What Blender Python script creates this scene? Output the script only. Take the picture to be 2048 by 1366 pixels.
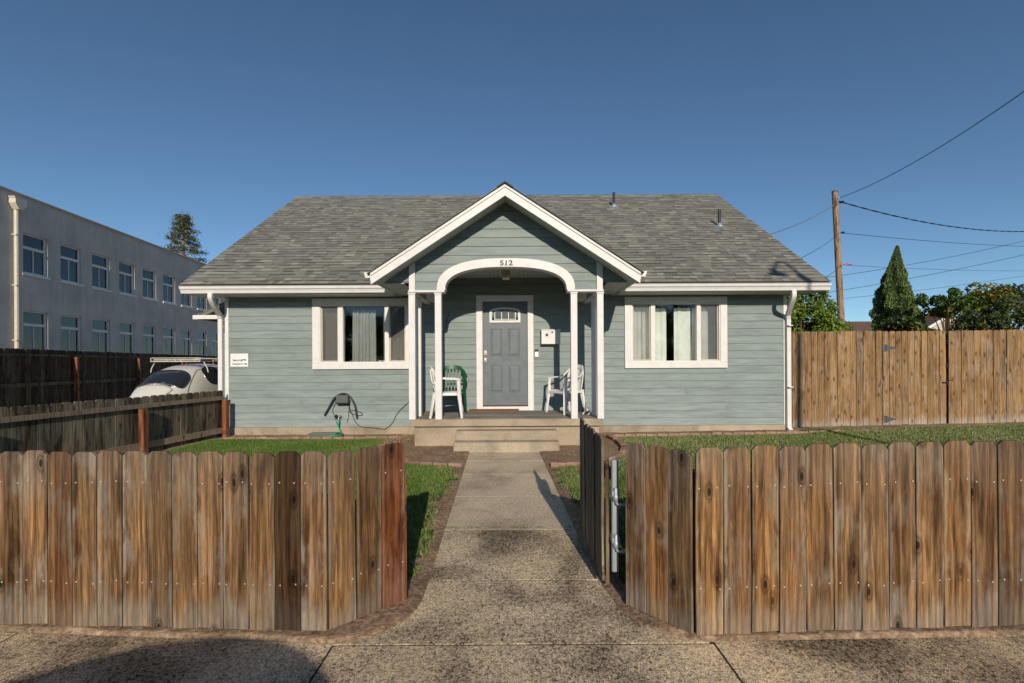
import bpy, math, random
import numpy as np
from mathutils import Vector, Matrix
random.seed(7); rng = np.random.default_rng(7)
PI = math.pi
for o in list(bpy.data.objects): bpy.data.objects.remove(o)
scene = bpy.context.scene
C = scene.collection

# ------------------------------------------------------------------ camera, sky, sun, exposure
cd = bpy.data.cameras.new('camera'); cam = bpy.data.objects.new('camera', cd); C.objects.link(cam)
cd.sensor_width = 36; cd.lens = 16.0; cd.shift_y = 0.0215; cd.clip_start = 0.05; cd.clip_end = 900
cam.location = (0, 0, 1.4); cam.rotation_euler = (PI/2, math.radians(0.3), 0)
scene.camera = cam
w = bpy.data.worlds.new('World'); scene.world = w; w.use_nodes = True
SUN = Vector((0.115, -1.0, 0.41)).normalized()
nt = w.node_tree; bg = nt.nodes['Background']
sky = nt.nodes.new('ShaderNodeTexSky'); sky.sky_type = 'NISHITA'; sky.sun_disc = False
sky.sun_elevation = math.asin(SUN.z); sky.sun_rotation = math.atan2(SUN.x, SUN.y)
sky.altitude = 1500; sky.air_density = 0.85; sky.dust_density = 0.35; sky.ozone_density = 1.7
wb = nt.nodes.new('ShaderNodeMix'); wb.data_type = 'RGBA'; wb.blend_type = 'MULTIPLY'; wb.inputs[0].default_value = 1.0; wb.inputs[7].default_value = (.80, .97, 1.01, 1)   # white balance of the sky
nt.links.new(sky.outputs[0], wb.inputs[6]); nt.links.new(wb.outputs[2], bg.inputs[0]); bg.inputs[1].default_value = 0.105
sl = bpy.data.lights.new('sun', 'SUN'); sl.energy = 4.2; sl.angle = math.radians(0.5); sl.color = (1.0, 0.90, 0.76)
so = bpy.data.objects.new('sun', sl); C.objects.link(so)
so.rotation_euler = (-SUN).to_track_quat('-Z', 'Y').to_euler(); so.location = (4, -20, 20)
scene.view_settings.view_transform = 'Standard'; scene.view_settings.look = 'None'
scene.view_settings.exposure = 0.0; scene.view_settings.gamma = 1.0
scene.view_settings.use_curve_mapping = False
scene.render.engine = 'CYCLES'
scene.cycles.max_bounces = 6; scene.cycles.transparent_max_bounces = 12

# ------------------------------------------------------------------ materials
class Mat:
    def __init__(s, name, rough=0.7, spec=0.3, metal=0.0, col=(.5, .5, .5)):
        s.m = bpy.data.materials.new(name); s.m.use_nodes = True; s.nt = s.m.node_tree
        s.b = s.nt.nodes['Principled BSDF']
        s.b.inputs['Roughness'].default_value = rough
        s.b.inputs['Specular IOR Level'].default_value = spec
        s.b.inputs['Metallic'].default_value = metal
        s.b.inputs['Base Color'].default_value = (*col, 1)
    def n(s, t, **kw):
        nd = s.nt.nodes.new(t)
        for k, v in kw.items(): setattr(nd, k, v)
        return nd
    def l(s, a, b): s.nt.links.new(a, b)
    def coords(s, kind='Object', scale=(1, 1, 1), rand=0.0):
        tc = s.n('ShaderNodeTexCoord'); out = tc.outputs[kind]
        if rand:
            oi = s.n('ShaderNodeObjectInfo'); mu = s.n('ShaderNodeMath', operation='MULTIPLY'); mu.inputs[1].default_value = rand
            s.l(oi.outputs['Random'], mu.inputs[0])
            ad = s.n('ShaderNodeVectorMath', operation='ADD'); s.l(out, ad.inputs[0]); s.l(mu.outputs[0], ad.inputs[1]); out = ad.outputs[0]
        mp = s.n('ShaderNodeMapping'); mp.inputs['Scale'].default_value = scale; s.l(out, mp.inputs[0])
        return mp.outputs[0]
    def noise(s, vec, scale=1.0, detail=4, rough=0.55, dist=0.0):
        nd = s.n('ShaderNodeTexNoise'); nd.inputs['Scale'].default_value = scale; nd.inputs['Detail'].default_value = detail
        nd.inputs['Roughness'].default_value = rough; nd.inputs['Distortion'].default_value = dist; s.l(vec, nd.inputs['Vector']); return nd.outputs['Fac']
    def voro(s, vec, scale=1.0, feature='F1', rnd=1.0):
        nd = s.n('ShaderNodeTexVoronoi', feature=feature); nd.inputs['Scale'].default_value = scale
        nd.inputs['Randomness'].default_value = rnd; s.l(vec, nd.inputs['Vector']); return nd
    def ramp(s, fac, stops, interp='LINEAR'):
        nd = s.n('ShaderNodeValToRGB'); cr = nd.color_ramp; cr.interpolation = interp
        while len(cr.elements) < len(stops): cr.elements.new(0.5)
        for e, (p, c) in zip(cr.elements, stops):
            e.position = p; e.color = (*(c if hasattr(c, '__len__') else (c, c, c)), 1)
        s.l(fac, nd.inputs[0]); return nd.outputs[0]
    def mix(s, fac, a, b, mode='MIX'):
        nd = s.n('ShaderNodeMix', data_type='RGBA', blend_type=mode)
        for sock, v in ((nd.inputs[0], fac), (nd.inputs[6], a), (nd.inputs[7], b)):
            if isinstance(v, (int, float)): sock.default_value = v
            elif isinstance(v, tuple): sock.default_value = (*v, 1)
            else: s.l(v, sock)
        return nd.outputs[2]
    def math(s, op, a, b=None, clamp=False):
        nd = s.n('ShaderNodeMath', operation=op); nd.use_clamp = clamp
        for i, v in enumerate((a, b)):
            if v is None: continue
            if isinstance(v, (int, float)): nd.inputs[i].default_value = v
            else: s.l(v, nd.inputs[i])
        return nd.outputs[0]
    def objcol(s): return s.n('ShaderNodeObjectInfo').outputs['Color']
    def attr(s, name): 
        a = s.n('ShaderNodeAttribute'); a.attribute_name = name; return a.outputs['Fac']
    def color(s, c): s.l(c, s.b.inputs['Base Color']); return s
    def bump(s, h, strength=0.3, dist=0.01):
        nd = s.n('ShaderNodeBump'); nd.inputs['Strength'].default_value = strength; nd.inputs['Distance'].default_value = dist
        s.l(h, nd.inputs['Height']); s.l(nd.outputs[0], s.b.inputs['Normal']); return s

def wood(name, dark, mid, light, grey, grey_amt=0.35, base_pale=0.25, stain=1.0, top_grey=0.0):
    m = Mat(name, rough=0.85, spec=0.15)
    c1 = m.coords('Object', (38, 38, 1.6), 37.0); c2 = m.coords('Object', (9, 9, 1.3), 71.0); c3 = m.coords('Object', (150, 150, 6), 13.0)
    grain = m.noise(c1, 1.0, 5, 0.65, 1.2); big = m.noise(c2, 1.0, 3, 0.6, 0.6); fine = m.noise(c3, 2.2, 3, 0.7)
    col = m.ramp(grain, [(0.30, dark), (0.47, mid), (0.66, light)])
    st = m.ramp(big, [(0.34, (0.33, 0.26, 0.22)), (0.5, (1, 1, 1)), (0.72, (1.3, 1.18, 1.0))])
    col = m.mix(stain, col, st, 'MULTIPLY')
    c4 = m.coords('Object', (5, 5, 2.3), 191.0); gm = m.noise(c4, 1.3, 4, 0.6, 0.4)
    gmask = m.ramp(gm, [(0.50, 0), (0.68, 1)])
    gmask = m.math('MULTIPLY', gmask, grey_amt); col = m.mix(gmask, col, grey)
    tc = m.n('ShaderNodeTexCoord'); sp = m.n('ShaderNodeSeparateXYZ'); m.l(tc.outputs['Object'], sp.inputs[0])
    zz = m.math('ADD', sp.outputs[2], m.math('MULTIPLY', m.math('SUBTRACT', big, 0.5), 0.35))
    bmask = m.ramp(zz, [(0.06, 1), (0.17, 0)]); bmask = m.math('MULTIPLY', bmask, base_pale); col = m.mix(bmask, col, grey)
    if top_grey:
        tm = m.ramp(zz, [(.62, 0), (.95, 1)]); col = m.mix(m.math('MULTIPLY', tm, top_grey), col, (grey[0]*.72, grey[1]*.68, grey[2]*.66))
        ex = m.math('ABSOLUTE', sp.outputs[0]); ex = m.math('ADD', ex, m.math('MULTIPLY', m.math('SUBTRACT', gm, .5), .09))
        col = m.mix(m.math('MULTIPLY', m.ramp(ex, [(.050, 0), (.068, 1)]), .42), col, (grey[0]*1.25, grey[1]*1.2, grey[2]*1.12))
    wv = m.n('ShaderNodeTexWave', wave_type='BANDS', bands_direction='X'); wv.inputs['Scale'].default_value = 1.0; wv.inputs['Distortion'].default_value = 10.0; wv.inputs['Detail'].default_value = 3; wv.inputs['Detail Scale'].default_value = .9
    m.l(m.coords('Object', (8.5, 3, .7), 29.0), wv.inputs['Vector'])
    col = m.mix(.6, col, m.ramp(wv.outputs['Fac'], [(0.0, .55), (.35, .95), (1.0, 1.15)]), 'MULTIPLY')
    kv0 = m.n('ShaderNodeSeparateXYZ'); m.l(m.coords('Object', (5.6, 1.0, 2.6), 53.0), kv0.inputs[0]); kc = m.n('ShaderNodeCombineXYZ'); m.l(kv0.outputs[0], kc.inputs[0]); m.l(kv0.outputs[2], kc.inputs[1]); vo = m.voro(kc.outputs[0], 1.0); vo.voronoi_dimensions = '2D'; vd = m.math('ADD', vo.outputs['Distance'], m.math('MULTIPLY', m.math('SUBTRACT', fine, .5), .03))
    kn = m.ramp(vd, [(0.0, 1.0), (0.05, 0.85), (0.075, 0.25), (0.10, 0.6), (0.17, 0.0)])
    keep = m.ramp(vo.outputs['Color'], [(0.40, 0), (0.44, 1)])
    col = m.mix(m.math('MULTIPLY', kn, keep), col, (dark[0]*.45, dark[1]*.4, dark[2]*.4))
    fi = m.ramp(fine, [(0.3, 0.5), (0.62, 1.2)]); col = m.mix(0.8, col, fi, 'MULTIPLY')
    col = m.mix(1.0, col, m.objcol(), 'MULTIPLY')
    m.color(col); m.bump(m.math('ADD', grain, fine), 0.5, 0.004); return m.m
W_front = wood('weathered_cedar', (.045, .025, .013), (.165, .092, .043), (.345, .208, .100), (.27, .24, .205), 0.5, 0.5, .85, .42)
W_tall = wood('warm_cedar', (.15, .082, .036), (.28, .165, .078), (.38, .235, .12), (.40, .35, .30), 0.35, 0.6, .55)
W_old = wood('old_grey_wood', (.045, .036, .027), (.13, .103, .075), (.23, .19, .145), (.12, .12, .095), 0.7, 0.1)
W_red = wood('red_treated_post', (.15, .05, .022), (.26, .095, .045), (.34, .15, .08), (.32, .22, .17), 0.15, 0.1)
W_pole = wood('pole_wood', (.16, .10, .06), (.30, .20, .13), (.42, .30, .20), (.36, .31, .26), 0.4, 0.0)

def paint(name, col, rough=0.55, grime=0.25, streak=(2.2, 2.2, 2.2), sc=3.0, grain=0.0):
    m = Mat(name, rough=rough, spec=0.3)
    v = m.coords('Object', streak, 11.0); a = m.noise(v, sc, 6, 0.6)
    f = m.ramp(a, [(0.3, 1 - grime), (0.55, 1.0), (0.8, 1 + grime*.3)])
    c = m.mix(1.0, col, f, 'MULTIPLY'); 
    if grain:
        g = m.noise(m.coords('Object', (2.5, 2.5, 120), 5.0), 1.2, 4, 0.6); c = m.mix(grain, c, m.ramp(g, [(0.3, 0.75), (0.7, 1.12)]), 'MULTIPLY'); m.bump(g, 0.25, 0.003)
    if grain:   # chalky weathered streaks, more of them low on the wall
        gp = m.n('ShaderNodeNewGeometry').outputs['Position']; sp = m.n('ShaderNodeSeparateXYZ'); m.l(gp, sp.inputs[0])
        mp = m.n('ShaderNodeMapping'); mp.inputs['Scale'].default_value = (1.6, 1.6, 16); m.l(gp, mp.inputs[0]); ck = m.noise(mp.outputs[0], 1.0, 6, .65)
        low = m.ramp(sp.outputs[2], [(.15, .16), (.85, 0)]); ck = m.math('ADD', ck, low)
        c = m.mix(m.ramp(ck, [(.50, 0), (.78, .55)]), c, tuple(min(1, x*1.32+.03) for x in col))
        sc_ = m.noise(gp, 23, 4, .7); c = m.mix(m.ramp(sc_, [(.70, 0), (.76, .35)]), c, (.12, .11, .09))
    c = m.mix(1.0, c, m.objcol(), 'MULTIPLY')
    m.color(c); return m.m
Siding = paint('sage_siding_paint', (.222, .262, .246), 0.6, 0.18, (.8, .8, 2.5), 2.5, 0.5)
Ceiling = paint('sage_ceiling_paint', (.44, .49, .455), 0.6, 0.1)
White = paint('white_trim_paint', (.70, .675, .64), 0.5, 0.10)
Almond = paint('almond_screen_frame', (.50, .44, .34), 0.5, 0.1)
DoorP = paint('slate_door_paint', (.142, .162, .172), 0.45, 0.16)
Stucco = Mat('grey_stucco', rough=.9, spec=.1)
v = Stucco.coords('Object', (1, 1, 1)); a = Stucco.noise(v, .6, 5, .6); bb = Stucco.noise(v, 40, 3)
st = Stucco.noise(Stucco.coords('Object', (3, 3, .35)), 1.2, 5, .65)
c = Stucco.mix(1.0, (.53, .50, .455), Stucco.ramp(a, [(0.3, .8), (.7, 1.1)]), 'MULTIPLY')
c = Stucco.mix(.8, c, Stucco.ramp(st, [(0.35, .84), (.6, 1.03)]), 'MULTIPLY'); Stucco.color(c).bump(bb, .3, .01); Stucco = Stucco.m
PipeP = paint('cream_pipe_paint', (.62, .55, .44), .5, .15)

def concrete(name, base, spots, spot_amt, stain, sc=1.0, warm=(1, 1, 1)):
    m = Mat(name, rough=0.92, spec=0.12)
    g = m.coords('Object', (sc, sc, sc))
    g0 = m.n('ShaderNodeNewGeometry').outputs['Position']
    n1 = m.noise(g0, 165*sc, 2, 0.6); n2 = m.noise(g0, 1.5, 5, 0.62, .5); n3 = m.noise(g0, 42*sc, 5, .75); n4 = m.noise(g0, .55, 3, .5)
    col = m.ramp(n1, [(0.40, spots), (0.50, base), (0.60, base), (0.72, tuple(min(1, x*1.35) for x in base))])
    col = m.mix(spot_amt, base, col)
    col = m.mix(.7, col, m.ramp(n3, [(0.3, .72), (.55, 1.05), (.75, 1.15)]), 'MULTIPLY')
    col = m.mix(stain, col, m.ramp(n2, [(0.36, (.36, .34, .32)), (.52, (.92, .9, .88)), (.72, (1.15, 1.1, 1.0))]), 'MULTIPLY')
    col = m.mix(stain, col, m.ramp(n4, [(0.38, (.62, .6, .58)), (.55, 1.0)]), 'MULTIPLY')
    if spot_amt > .55:
        vo = m.voro(g0, 100); rn = m.math('ADD', vo.outputs['Color'], m.math('MULTIPLY', m.math('SUBTRACT', n3, .5), 1.3))
        rn = m.math('ADD', rn, m.math('MULTIPLY', m.math('SUBTRACT', n2, .50), 1.25))
        col = m.mix(.9 if spot_amt > .8 else .42, col, m.ramp(rn, [(.08, (.20, .18, .17)), (.26, (.68, .65, .62)), (.50, (1.0, .98, .95)), (.85, (1.5, 1.42, 1.25))]), 'MULTIPLY')
    m.color(col).bump(m.math('ADD', n1, n3), .6, .006); return m.m
Conc = concrete('exposed_aggregate_concrete', (.66, .545, .395), (.15, .125, .10), .85, .68)
ConcSmooth = concrete('worn_smooth_concrete', (.63, .515, .375), (.28, .225, .165), .6, .24)
ConcStep = concrete('stained_step_concrete', (.47, .39, .285), (.20, .155, .11), .5, .5)
ConcFloor = concrete('grey_painted_porch_floor', (.34, .325, .28), (.22, .21, .18), .5, .6)
Joint = concrete('dark_joint_filler', (.07, .055, .042), (.03, .025, .02), .6, .4)
Asph = concrete('asphalt', (.055, .054, .052), (.02, .02, .02), .8, .3)

def soilmat():
    m = Mat('dry_soil', rough=1.0, spec=.05); g = m.n('ShaderNodeNewGeometry').outputs['Position']
    a = m.noise(g, 28, 6, .7); b = m.noise(g, 2.5, 4, .6)
    c = m.ramp(a, [(0.3, (.14, .085, .052)), (.5, (.31, .205, .132)), (.68, (.50, .38, .25))])
    c = m.mix(.8, c, m.ramp(b, [(.35, .65), (.65, 1.15)]), 'MULTIPLY'); m.color(c).bump(a, .8, .02); return m.m
Soil = soilmat()
def lawnmat():
    m = Mat('lawn_thatch', rough=1.0, spec=.05); g = m.n('ShaderNodeNewGeometry').outputs['Position']
    a = m.noise(g, 35, 5, .7); b = m.noise(g, .8, 4, .6)
    c = m.mix(m.ramp(b, [(.4, 0), (.62, 1)]), m.ramp(a, [(.3, (.02, .035, .008)), (.65, (.07, .11, .025))]), m.ramp(a, [(.3, (.05, .05, .02)), (.65, (.17, .15, .07))]))
    m.color(c).bump(a, .8, .02); return m.m
Lawn = lawnmat()
def leafmat(name, dark, light, rough=.55, trans=0.0):
    m = Mat(name, rough=rough, spec=.25); t = m.attr('tone')
    c = m.ramp(t, [(0.0, dark), (1.0, light)] if isinstance(light, tuple) else [(0, dark)] + list(light)); c = m.mix(1.0, c, m.objcol(), 'MULTIPLY')
    m.color(c)
    if trans:
        tr = m.n('ShaderNodeBsdfTranslucent'); m.l(c, tr.inputs[0]); mx = m.n('ShaderNodeMixShader'); mx.inputs[0].default_value = trans
        m.l(m.b.outputs[0], mx.inputs[1]); m.l(tr.outputs[0], mx.inputs[2]); m.l(mx.outputs[0], m.nt.nodes['Material Output'].inputs[0])
    return m.m
Blade = leafmat('grass_blades', (.05, .11, .014), [(.50, (.15, .25, .04)), (.66, (.25, .32, .09)), (.74, (.42, .35, .18)), (1.0, (.58, .49, .30))], .6, .2)
Straw = leafmat('dry_straw', (.16, .10, .05), (.50, .38, .22), .8)
LeafG = leafmat('bright_green_leaves', (.05, .10, .014), (.24, .34, .05), .45, .2)
LeafC = leafmat('cypress_foliage', (.04, .075, .02), (.19, .26, .075), .7, .1)
LeafD = leafmat('dark_shrub_leaves', (.02, .035, .012), [(.6, (.07, .105, .025)), (.86, (.11, .12, .04)), (1.0, (.28, .14, .08))], .45, .15)
LeafY = leafmat('yellow_autumn_leaves', (.06, .08, .015), [(.5, (.12, .14, .03)), (.72, (.34, .24, .04)), (1.0, (.5, .26, .04))], .6, .25)
LeafP = leafmat('pine_needles', (.025, .04, .012), (.15, .145, .04), .7, .1)
Bark = Mat('bark', rough=.95, spec=.05); Bark.color(Bark.ramp(Bark.noise(Bark.coords('Object', (8, 8, 2)), 2, 5), [(.3, (.06, .035, .022)), (.7, (.2, .12, .075))])); Bark = Bark.m

def shingle():
    m = Mat('asphalt_shingle', rough=.95, spec=.08); g = m.n('ShaderNodeNewGeometry').outputs['Position']
    t = m.attr('tone'); a = m.noise(g, 120, 3, .7); b = m.noise(g, .9, 4, .6)
    c = m.ramp(t, [(0.0, (.06, .057, .052)), (.3, (.135, .129, .114)), (.65, (.225, .222, .190)), (1.0, (.33, .328, .28))])
    c = m.mix(.7, c, m.ramp(a, [(.3, .65), (.7, 1.25)]), 'MULTIPLY'); c = m.mix(.5, c, m.ramp(b, [(.35, .8), (.65, 1.1)]), 'MULTIPLY')
    c = m.mix(1.0, c, m.objcol(), 'MULTIPLY'); m.color(c).bump(a, .5, .003); return m.m
Shingle = shingle()
RoofBase = Mat('roof_underlay', rough=1, col=(.09, .085, .075)).m
def flat(name, col, rough=.6, spec=.3, metal=0.0, var=.12):
    m = Mat(name, rough, spec, metal); a = m.noise(m.coords('Object', (1, 1, 1), 9.0), 6, 5, .6)
    m.color(m.mix(1.0, m.mix(1.0, col, m.ramp(a, [(.3, 1 - var), (.7, 1 + var*.5)]), 'MULTIPLY'), m.objcol(), 'MULTIPLY')); return m.m
Black = flat('black_rubber', (.02, .02, .022), .5); Galv = flat('galvanised_steel', (.36, .39, .41), .5, .5, .4)
Nickel = flat('satin_nickel', (.62, .57, .48), .3, .5, .8); ChairW = flat('white_plastic', (.72, .69, .66), .4); ChairG = flat('green_plastic', (.012, .075, .038), .38)
CurtG = flat('grey_curtain', (.36, .35, .33), .95); CurtB = flat('brown_curtain', (.13, .105, .09), .95); CurtW = flat('cream_curtain', (.84, .81, .73), .95)
Brick = flat('edging_brick', (.33, .205, .15), .95, .1, 0, .4); HoseG = flat('green_hose', (.0, .35, .16), .45); BoxG = flat('grey_green_plastic', (.10, .12, .10), .6)
CarW = Mat('cream_white_car_paint', .28, .5, 0, (.60, .575, .51)); CarW.b.inputs['Coat Weight'].default_value = .4; CarW = CarW.m
CarD = flat('dark_car_paint', (.03, .035, .045), .3); Chrome = flat('chrome', (.6, .6, .6), .2, .5, 1.0); MatG = flat('grey_rubber_mat', (.16, .145, .125), .9)
MatB = flat('brown_coir_mat', (.24, .11, .055), 1.0); Print = flat('black_print', (.03, .03, .035), .6); Dark = flat('dark_void', (.012, .012, .014), .8)
Inner = flat('interior_plaster', (.20, .18, .16), .9); Lead = flat('lead_came', (.16, .16, .15), .4, .5, .5); CableB = flat('black_cable', (.015, .015, .017), .5); RoofBr = flat('brown_neighbour_roof', (.20, .115, .08), .95, .1, 0, .3)
CableS = flat('weathered_aluminium_cable', (.22, .21, .21), .5, .4, .3); Red = flat('red_guard', (.65, .04, .03), .5); OrangeL = flat('orange_leaf', (.5, .2, .03), .7); Foil = flat('pale_tread', (.5, .5, .45), .6)
Taillight = flat('lamp_red', (.35, .02, .02), .2)

def glass(name, tint=(.9, .93, .93), ior=1.5, extra=0.0):
    m = bpy.data.materials.new(name); m.use_nodes = True; nt = m.node_tree; nt.nodes.clear()
    o = nt.nodes.new('ShaderNodeOutputMaterial'); t = nt.nodes.new('ShaderNodeBsdfTransparent'); g = nt.nodes.new('ShaderNodeBsdfGlossy')
    t.inputs[0].default_value = (*tint, 1); g.inputs['Roughness'].default_value = .03; g.inputs['Color'].default_value = (1, 1, 1, 1)
    f = nt.nodes.new('ShaderNodeFresnel'); f.inputs[0].default_value = ior; mx = nt.nodes.new('ShaderNodeMixShader')
    ad = nt.nodes.new('ShaderNodeMath'); ad.operation = 'ADD'; ad.inputs[1].default_value = extra; nt.links.new(f.outputs[0], ad.inputs[0])
    nt.links.new(ad.outputs[0], mx.inputs[0]); nt.links.new(t.outputs[0], mx.inputs[1]); nt.links.new(g.outputs[0], mx.inputs[2]); nt.links.new(mx.outputs[0], o.inputs[0])
    return m
Glass = glass('window_glass'); GlassCar = glass('car_glass', (.62, .62, .62)); GlassB = glass('blue_reflecting_glass', (.88, .90, .92), 1.5, .02)
def screenmat(name, col, a):
    m = bpy.data.materials.new(name); m.use_nodes = True; nt = m.node_tree; nt.nodes.clear()
    o = nt.nodes.new('ShaderNodeOutputMaterial'); t = nt.nodes.new('ShaderNodeBsdfTransparent'); d = nt.nodes.new('ShaderNodeBsdfDiffuse'); d.inputs[0].default_value = (*col, 1)
    mx = nt.nodes.new('ShaderNodeMixShader'); mx.inputs[0].default_value = a
    nt.links.new(t.outputs[0], mx.inputs[1]); nt.links.new(d.outputs[0], mx.inputs[2]); nt.links.new(mx.outputs[0], o.inputs[0]); return m
Screen = screenmat('insect_screen', (.30, .29, .27), .17)
Art = Mat('leaded_glass', .15, .5, 0, (.10, .13, .15)); vv = Art.voro(Art.coords('Object', (1, 1, 1)), 22); Art.color(Art.ramp(vv.outputs['Color'], [(0, (.02, .03, .04)), (.5, (.10, .15, .18)), (.8, (.3, .36, .36))], 'CONSTANT')); Art = Art.m

# ------------------------------------------------------------------ mesh helpers
class MB:
    def __init__(s): s.v = []; s.f = []; s.t = []
    def add(s, vs, fs, tone=0.5):
        k = len(s.v); s.v += [tuple(p) for p in vs]; s.f += [tuple(i + k for i in f) for f in fs]; s.t += [tone]*len(fs) if not hasattr(tone, '__len__') else list(tone); return s
    def box(s, x0, x1, y0, y1, z0, z1, tone=.5):
        vs = [(x0,y0,z0),(x1,y0,z0),(x1,y1,z0),(x0,y1,z0),(x0,y0,z1),(x1,y0,z1),(x1,y1,z1),(x0,y1,z1)]
        return s.add(vs, [(0,3,2,1),(4,5,6,7),(0,1,5,4),(1,2,6,5),(2,3,7,6),(3,0,4,7)], tone)
    def bbox(s, x0, x1, y0, y1, z0, z1, b=.004):   # box with chamfered edges
        xs, ys, zs = (x0, x1), (y0, y1), (z0, z1); vs = []; idx = {}
        for i in (0, 1):
            for j in (0, 1):
                for k in (0, 1):
                    sx, sy, sz = (1, -1)[i]*b, (1, -1)[j]*b, (1, -1)[k]*b
                    for a, d in enumerate(((0, sy, sz), (sx, 0, sz), (sx, sy, 0))):
                        idx[i, j, k, a] = len(vs); vs.append((xs[i]+d[0], ys[j]+d[1], zs[k]+d[2]))
        fs = []
        for a in range(3):
            o1, o2 = [q for q in range(3) if q != a]
            for sd in (0, 1):
                q = []
                for u, w_ in ((0, 0), (1, 0), (1, 1), (0, 1)):
                    key = [0, 0, 0]; key[a] = sd; key[o1] = u; key[o2] = w_; q.append(idx[(*key, a)])
                fs.append(tuple(q))
            for u in (0, 1):
                for w_ in (0, 1):
                    q = []
                    for sd, aa in ((0, o1), (0, o2), (1, o2), (1, o1)):
                        key = [0, 0, 0]; key[a] = sd; key[o1] = u; key[o2] = w_; q.append(idx[(*key, aa)])
                    fs.append(tuple(q))
        for i in (0, 1):
            for j in (0, 1):
                for k in (0, 1): fs.append(tuple(idx[i, j, k, a] for a in range(3)))
        return s.add(vs, fs)
    def prism(s, poly, axis, a0, a1, tone=.5):      # poly in the two other axes
        n = len(poly)
        def P(p, a): return {'x': (a, p[0], p[1]), 'y': (p[0], a, p[1]), 'z': (p[0], p[1], a)}[axis]
        vs = [P(p, a0) for p in poly] + [P(p, a1) for p in poly]
        fs = [tuple(range(n))[::-1], tuple(range(n, 2*n))] + [(i, (i+1) % n, n+(i+1) % n, n+i) for i in range(n)]
        return s.add(vs, fs, tone)
    def tube(s, pts, r, n=8, r1=None, caps=True):
        pts = [Vector(p) for p in pts]; m = len(pts); ring = []; up = Vector((0, 0, 1)); prev = None
        vs = []
        for i, p in enumerate(pts):
            d = (pts[min(i+1, m-1)] - pts[max(i-1, 0)]).normalized()
            if prev is None:
                a = d.cross(up if abs(d.z) < .9 else Vector((1, 0, 0))).normalized()
            else: a = (prev - d*prev.dot(d)).normalized()
            prev = a; b = d.cross(a)
            rr = r[i] if hasattr(r, '__len__') else (r if r1 is None else r + (r1 - r)*i/(m-1))
            for k in range(n):
                t = 2*PI*k/n; vs.append(p + a*(rr*math.cos(t)) + b*(rr*math.sin(t)))
        fs = [(i*n+k, i*n+(k+1) % n, (i+1)*n+(k+1) % n, (i+1)*n+k) for i in range(m-1) for k in range(n)]
        if caps: fs += [tuple(range(n))[::-1], tuple((m-1)*n+k for k in range(n))]
        return s.add(vs, fs)
    def band(s, pts, wdir, wid, thick):              # flat strap following pts; wdir vector(s) across
        pts = [Vector(p) for p in pts]; m = len(pts); vs = []
        for i, p in enumerate(pts):
            d = (pts[min(i+1, m-1)] - pts[max(i-1, 0)]).normalized()
            wv = Vector(wdir[i] if hasattr(wdir[0], '__len__') or isinstance(wdir[0], Vector) else wdir); wv = (wv - d*wv.dot(d)).normalized(); nn = d.cross(wv)
            ww = wid[i] if hasattr(wid, '__len__') else wid
            for a, b in ((-1, -1), (1, -1), (1, 1), (-1, 1)): vs.append(p + wv*(a*ww/2) + nn*(b*thick/2))
        fs = [(i*4+k, i*4+(k+1) % 4, (i+1)*4+(k+1) % 4, (i+1)*4+k) for i in range(m-1) for k in range(4)] + [(3, 2, 1, 0), tuple((m-1)*4+k for k in range(4))]
        return s.add(vs, fs)
    def lathe(s, prof, c=(0, 0, 0), n=16):
        vs = [(c[0]+r*math.cos(2*PI*k/n), c[1]+r*math.sin(2*PI*k/n), c[2]+z) for r, z in prof for k in range(n)]
        m = len(prof); fs = [(i*n+k, i*n+(k+1) % n, (i+1)*n+(k+1) % n, (i+1)*n+k) for i in range(m-1) for k in range(n)]
        fs += [tuple(range(n))[::-1], tuple((m-1)*n+k for k in range(n))]; return s.add(vs, fs)
    def xf(s, M):
        s.v = [tuple(M @ Vector(p)) for p in s.v]; return s
    def mesh(s, name, mat, smooth=False, tone=False):
        me = bpy.data.meshes.new(name); me.from_pydata(s.v, [], s.f); me.materials.append(mat)
        if tone:
            at = me.attributes.new('tone', 'FLOAT', 'FACE'); at.data.foreach_set('value', s.t)
        if smooth: me.polygons.foreach_set('use_smooth', [True]*len(s.f))
        import bmesh
        bm = bmesh.new(); bm.from_mesh(me); bmesh.ops.recalc_face_normals(bm, faces=bm.faces); bm.to_mesh(me); bm.free()
        me.update(); return me
def offs(p):
    v = Vector((0, 0, 0))
    while p is not None: v += p.location; p = p.parent
    return v
def link(name, me, parent=None, loc=(0, 0, 0), rot=(0, 0, 0), color=None, kind=None, label=None):
    o = bpy.data.objects.new(name, me); C.objects.link(o); o.location = loc; o.rotation_euler = rot
    if parent: o.parent = parent
    if color is not None: o.color = (*color, 1) if hasattr(color, '__len__') else (color, color, color, 1)
    if kind: o['kind'] = kind
    if label: o['label'] = label
    return o
def part(name, mb, mat, parent=None, local=False, smooth=False, tone=False, **kw):
    me = mb.mesh(name, mat, smooth, tone)
    if not local and parent is not None:
        o = offs(parent); me.transform(Matrix.Translation(-o))
    return link(name, me, parent, **kw)
def thing(name, label, cat, loc=(0, 0, 0), rotz=0, group=None):
    o = bpy.data.objects.new(name, None); C.objects.link(o); o.location = loc; o.rotation_euler = (0, 0, rotz); o.empty_display_size = .2
    tag(o, label, cat, group); return o
def tag(o, label, cat, group=None):
    o['label'] = label; o['category'] = cat
    if group: o['group'] = group
    return o
def struct(name, mb, mat, **kw):
    o = part(name, mb, mat, None, **kw); o['kind'] = 'structure'; return o
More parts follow.
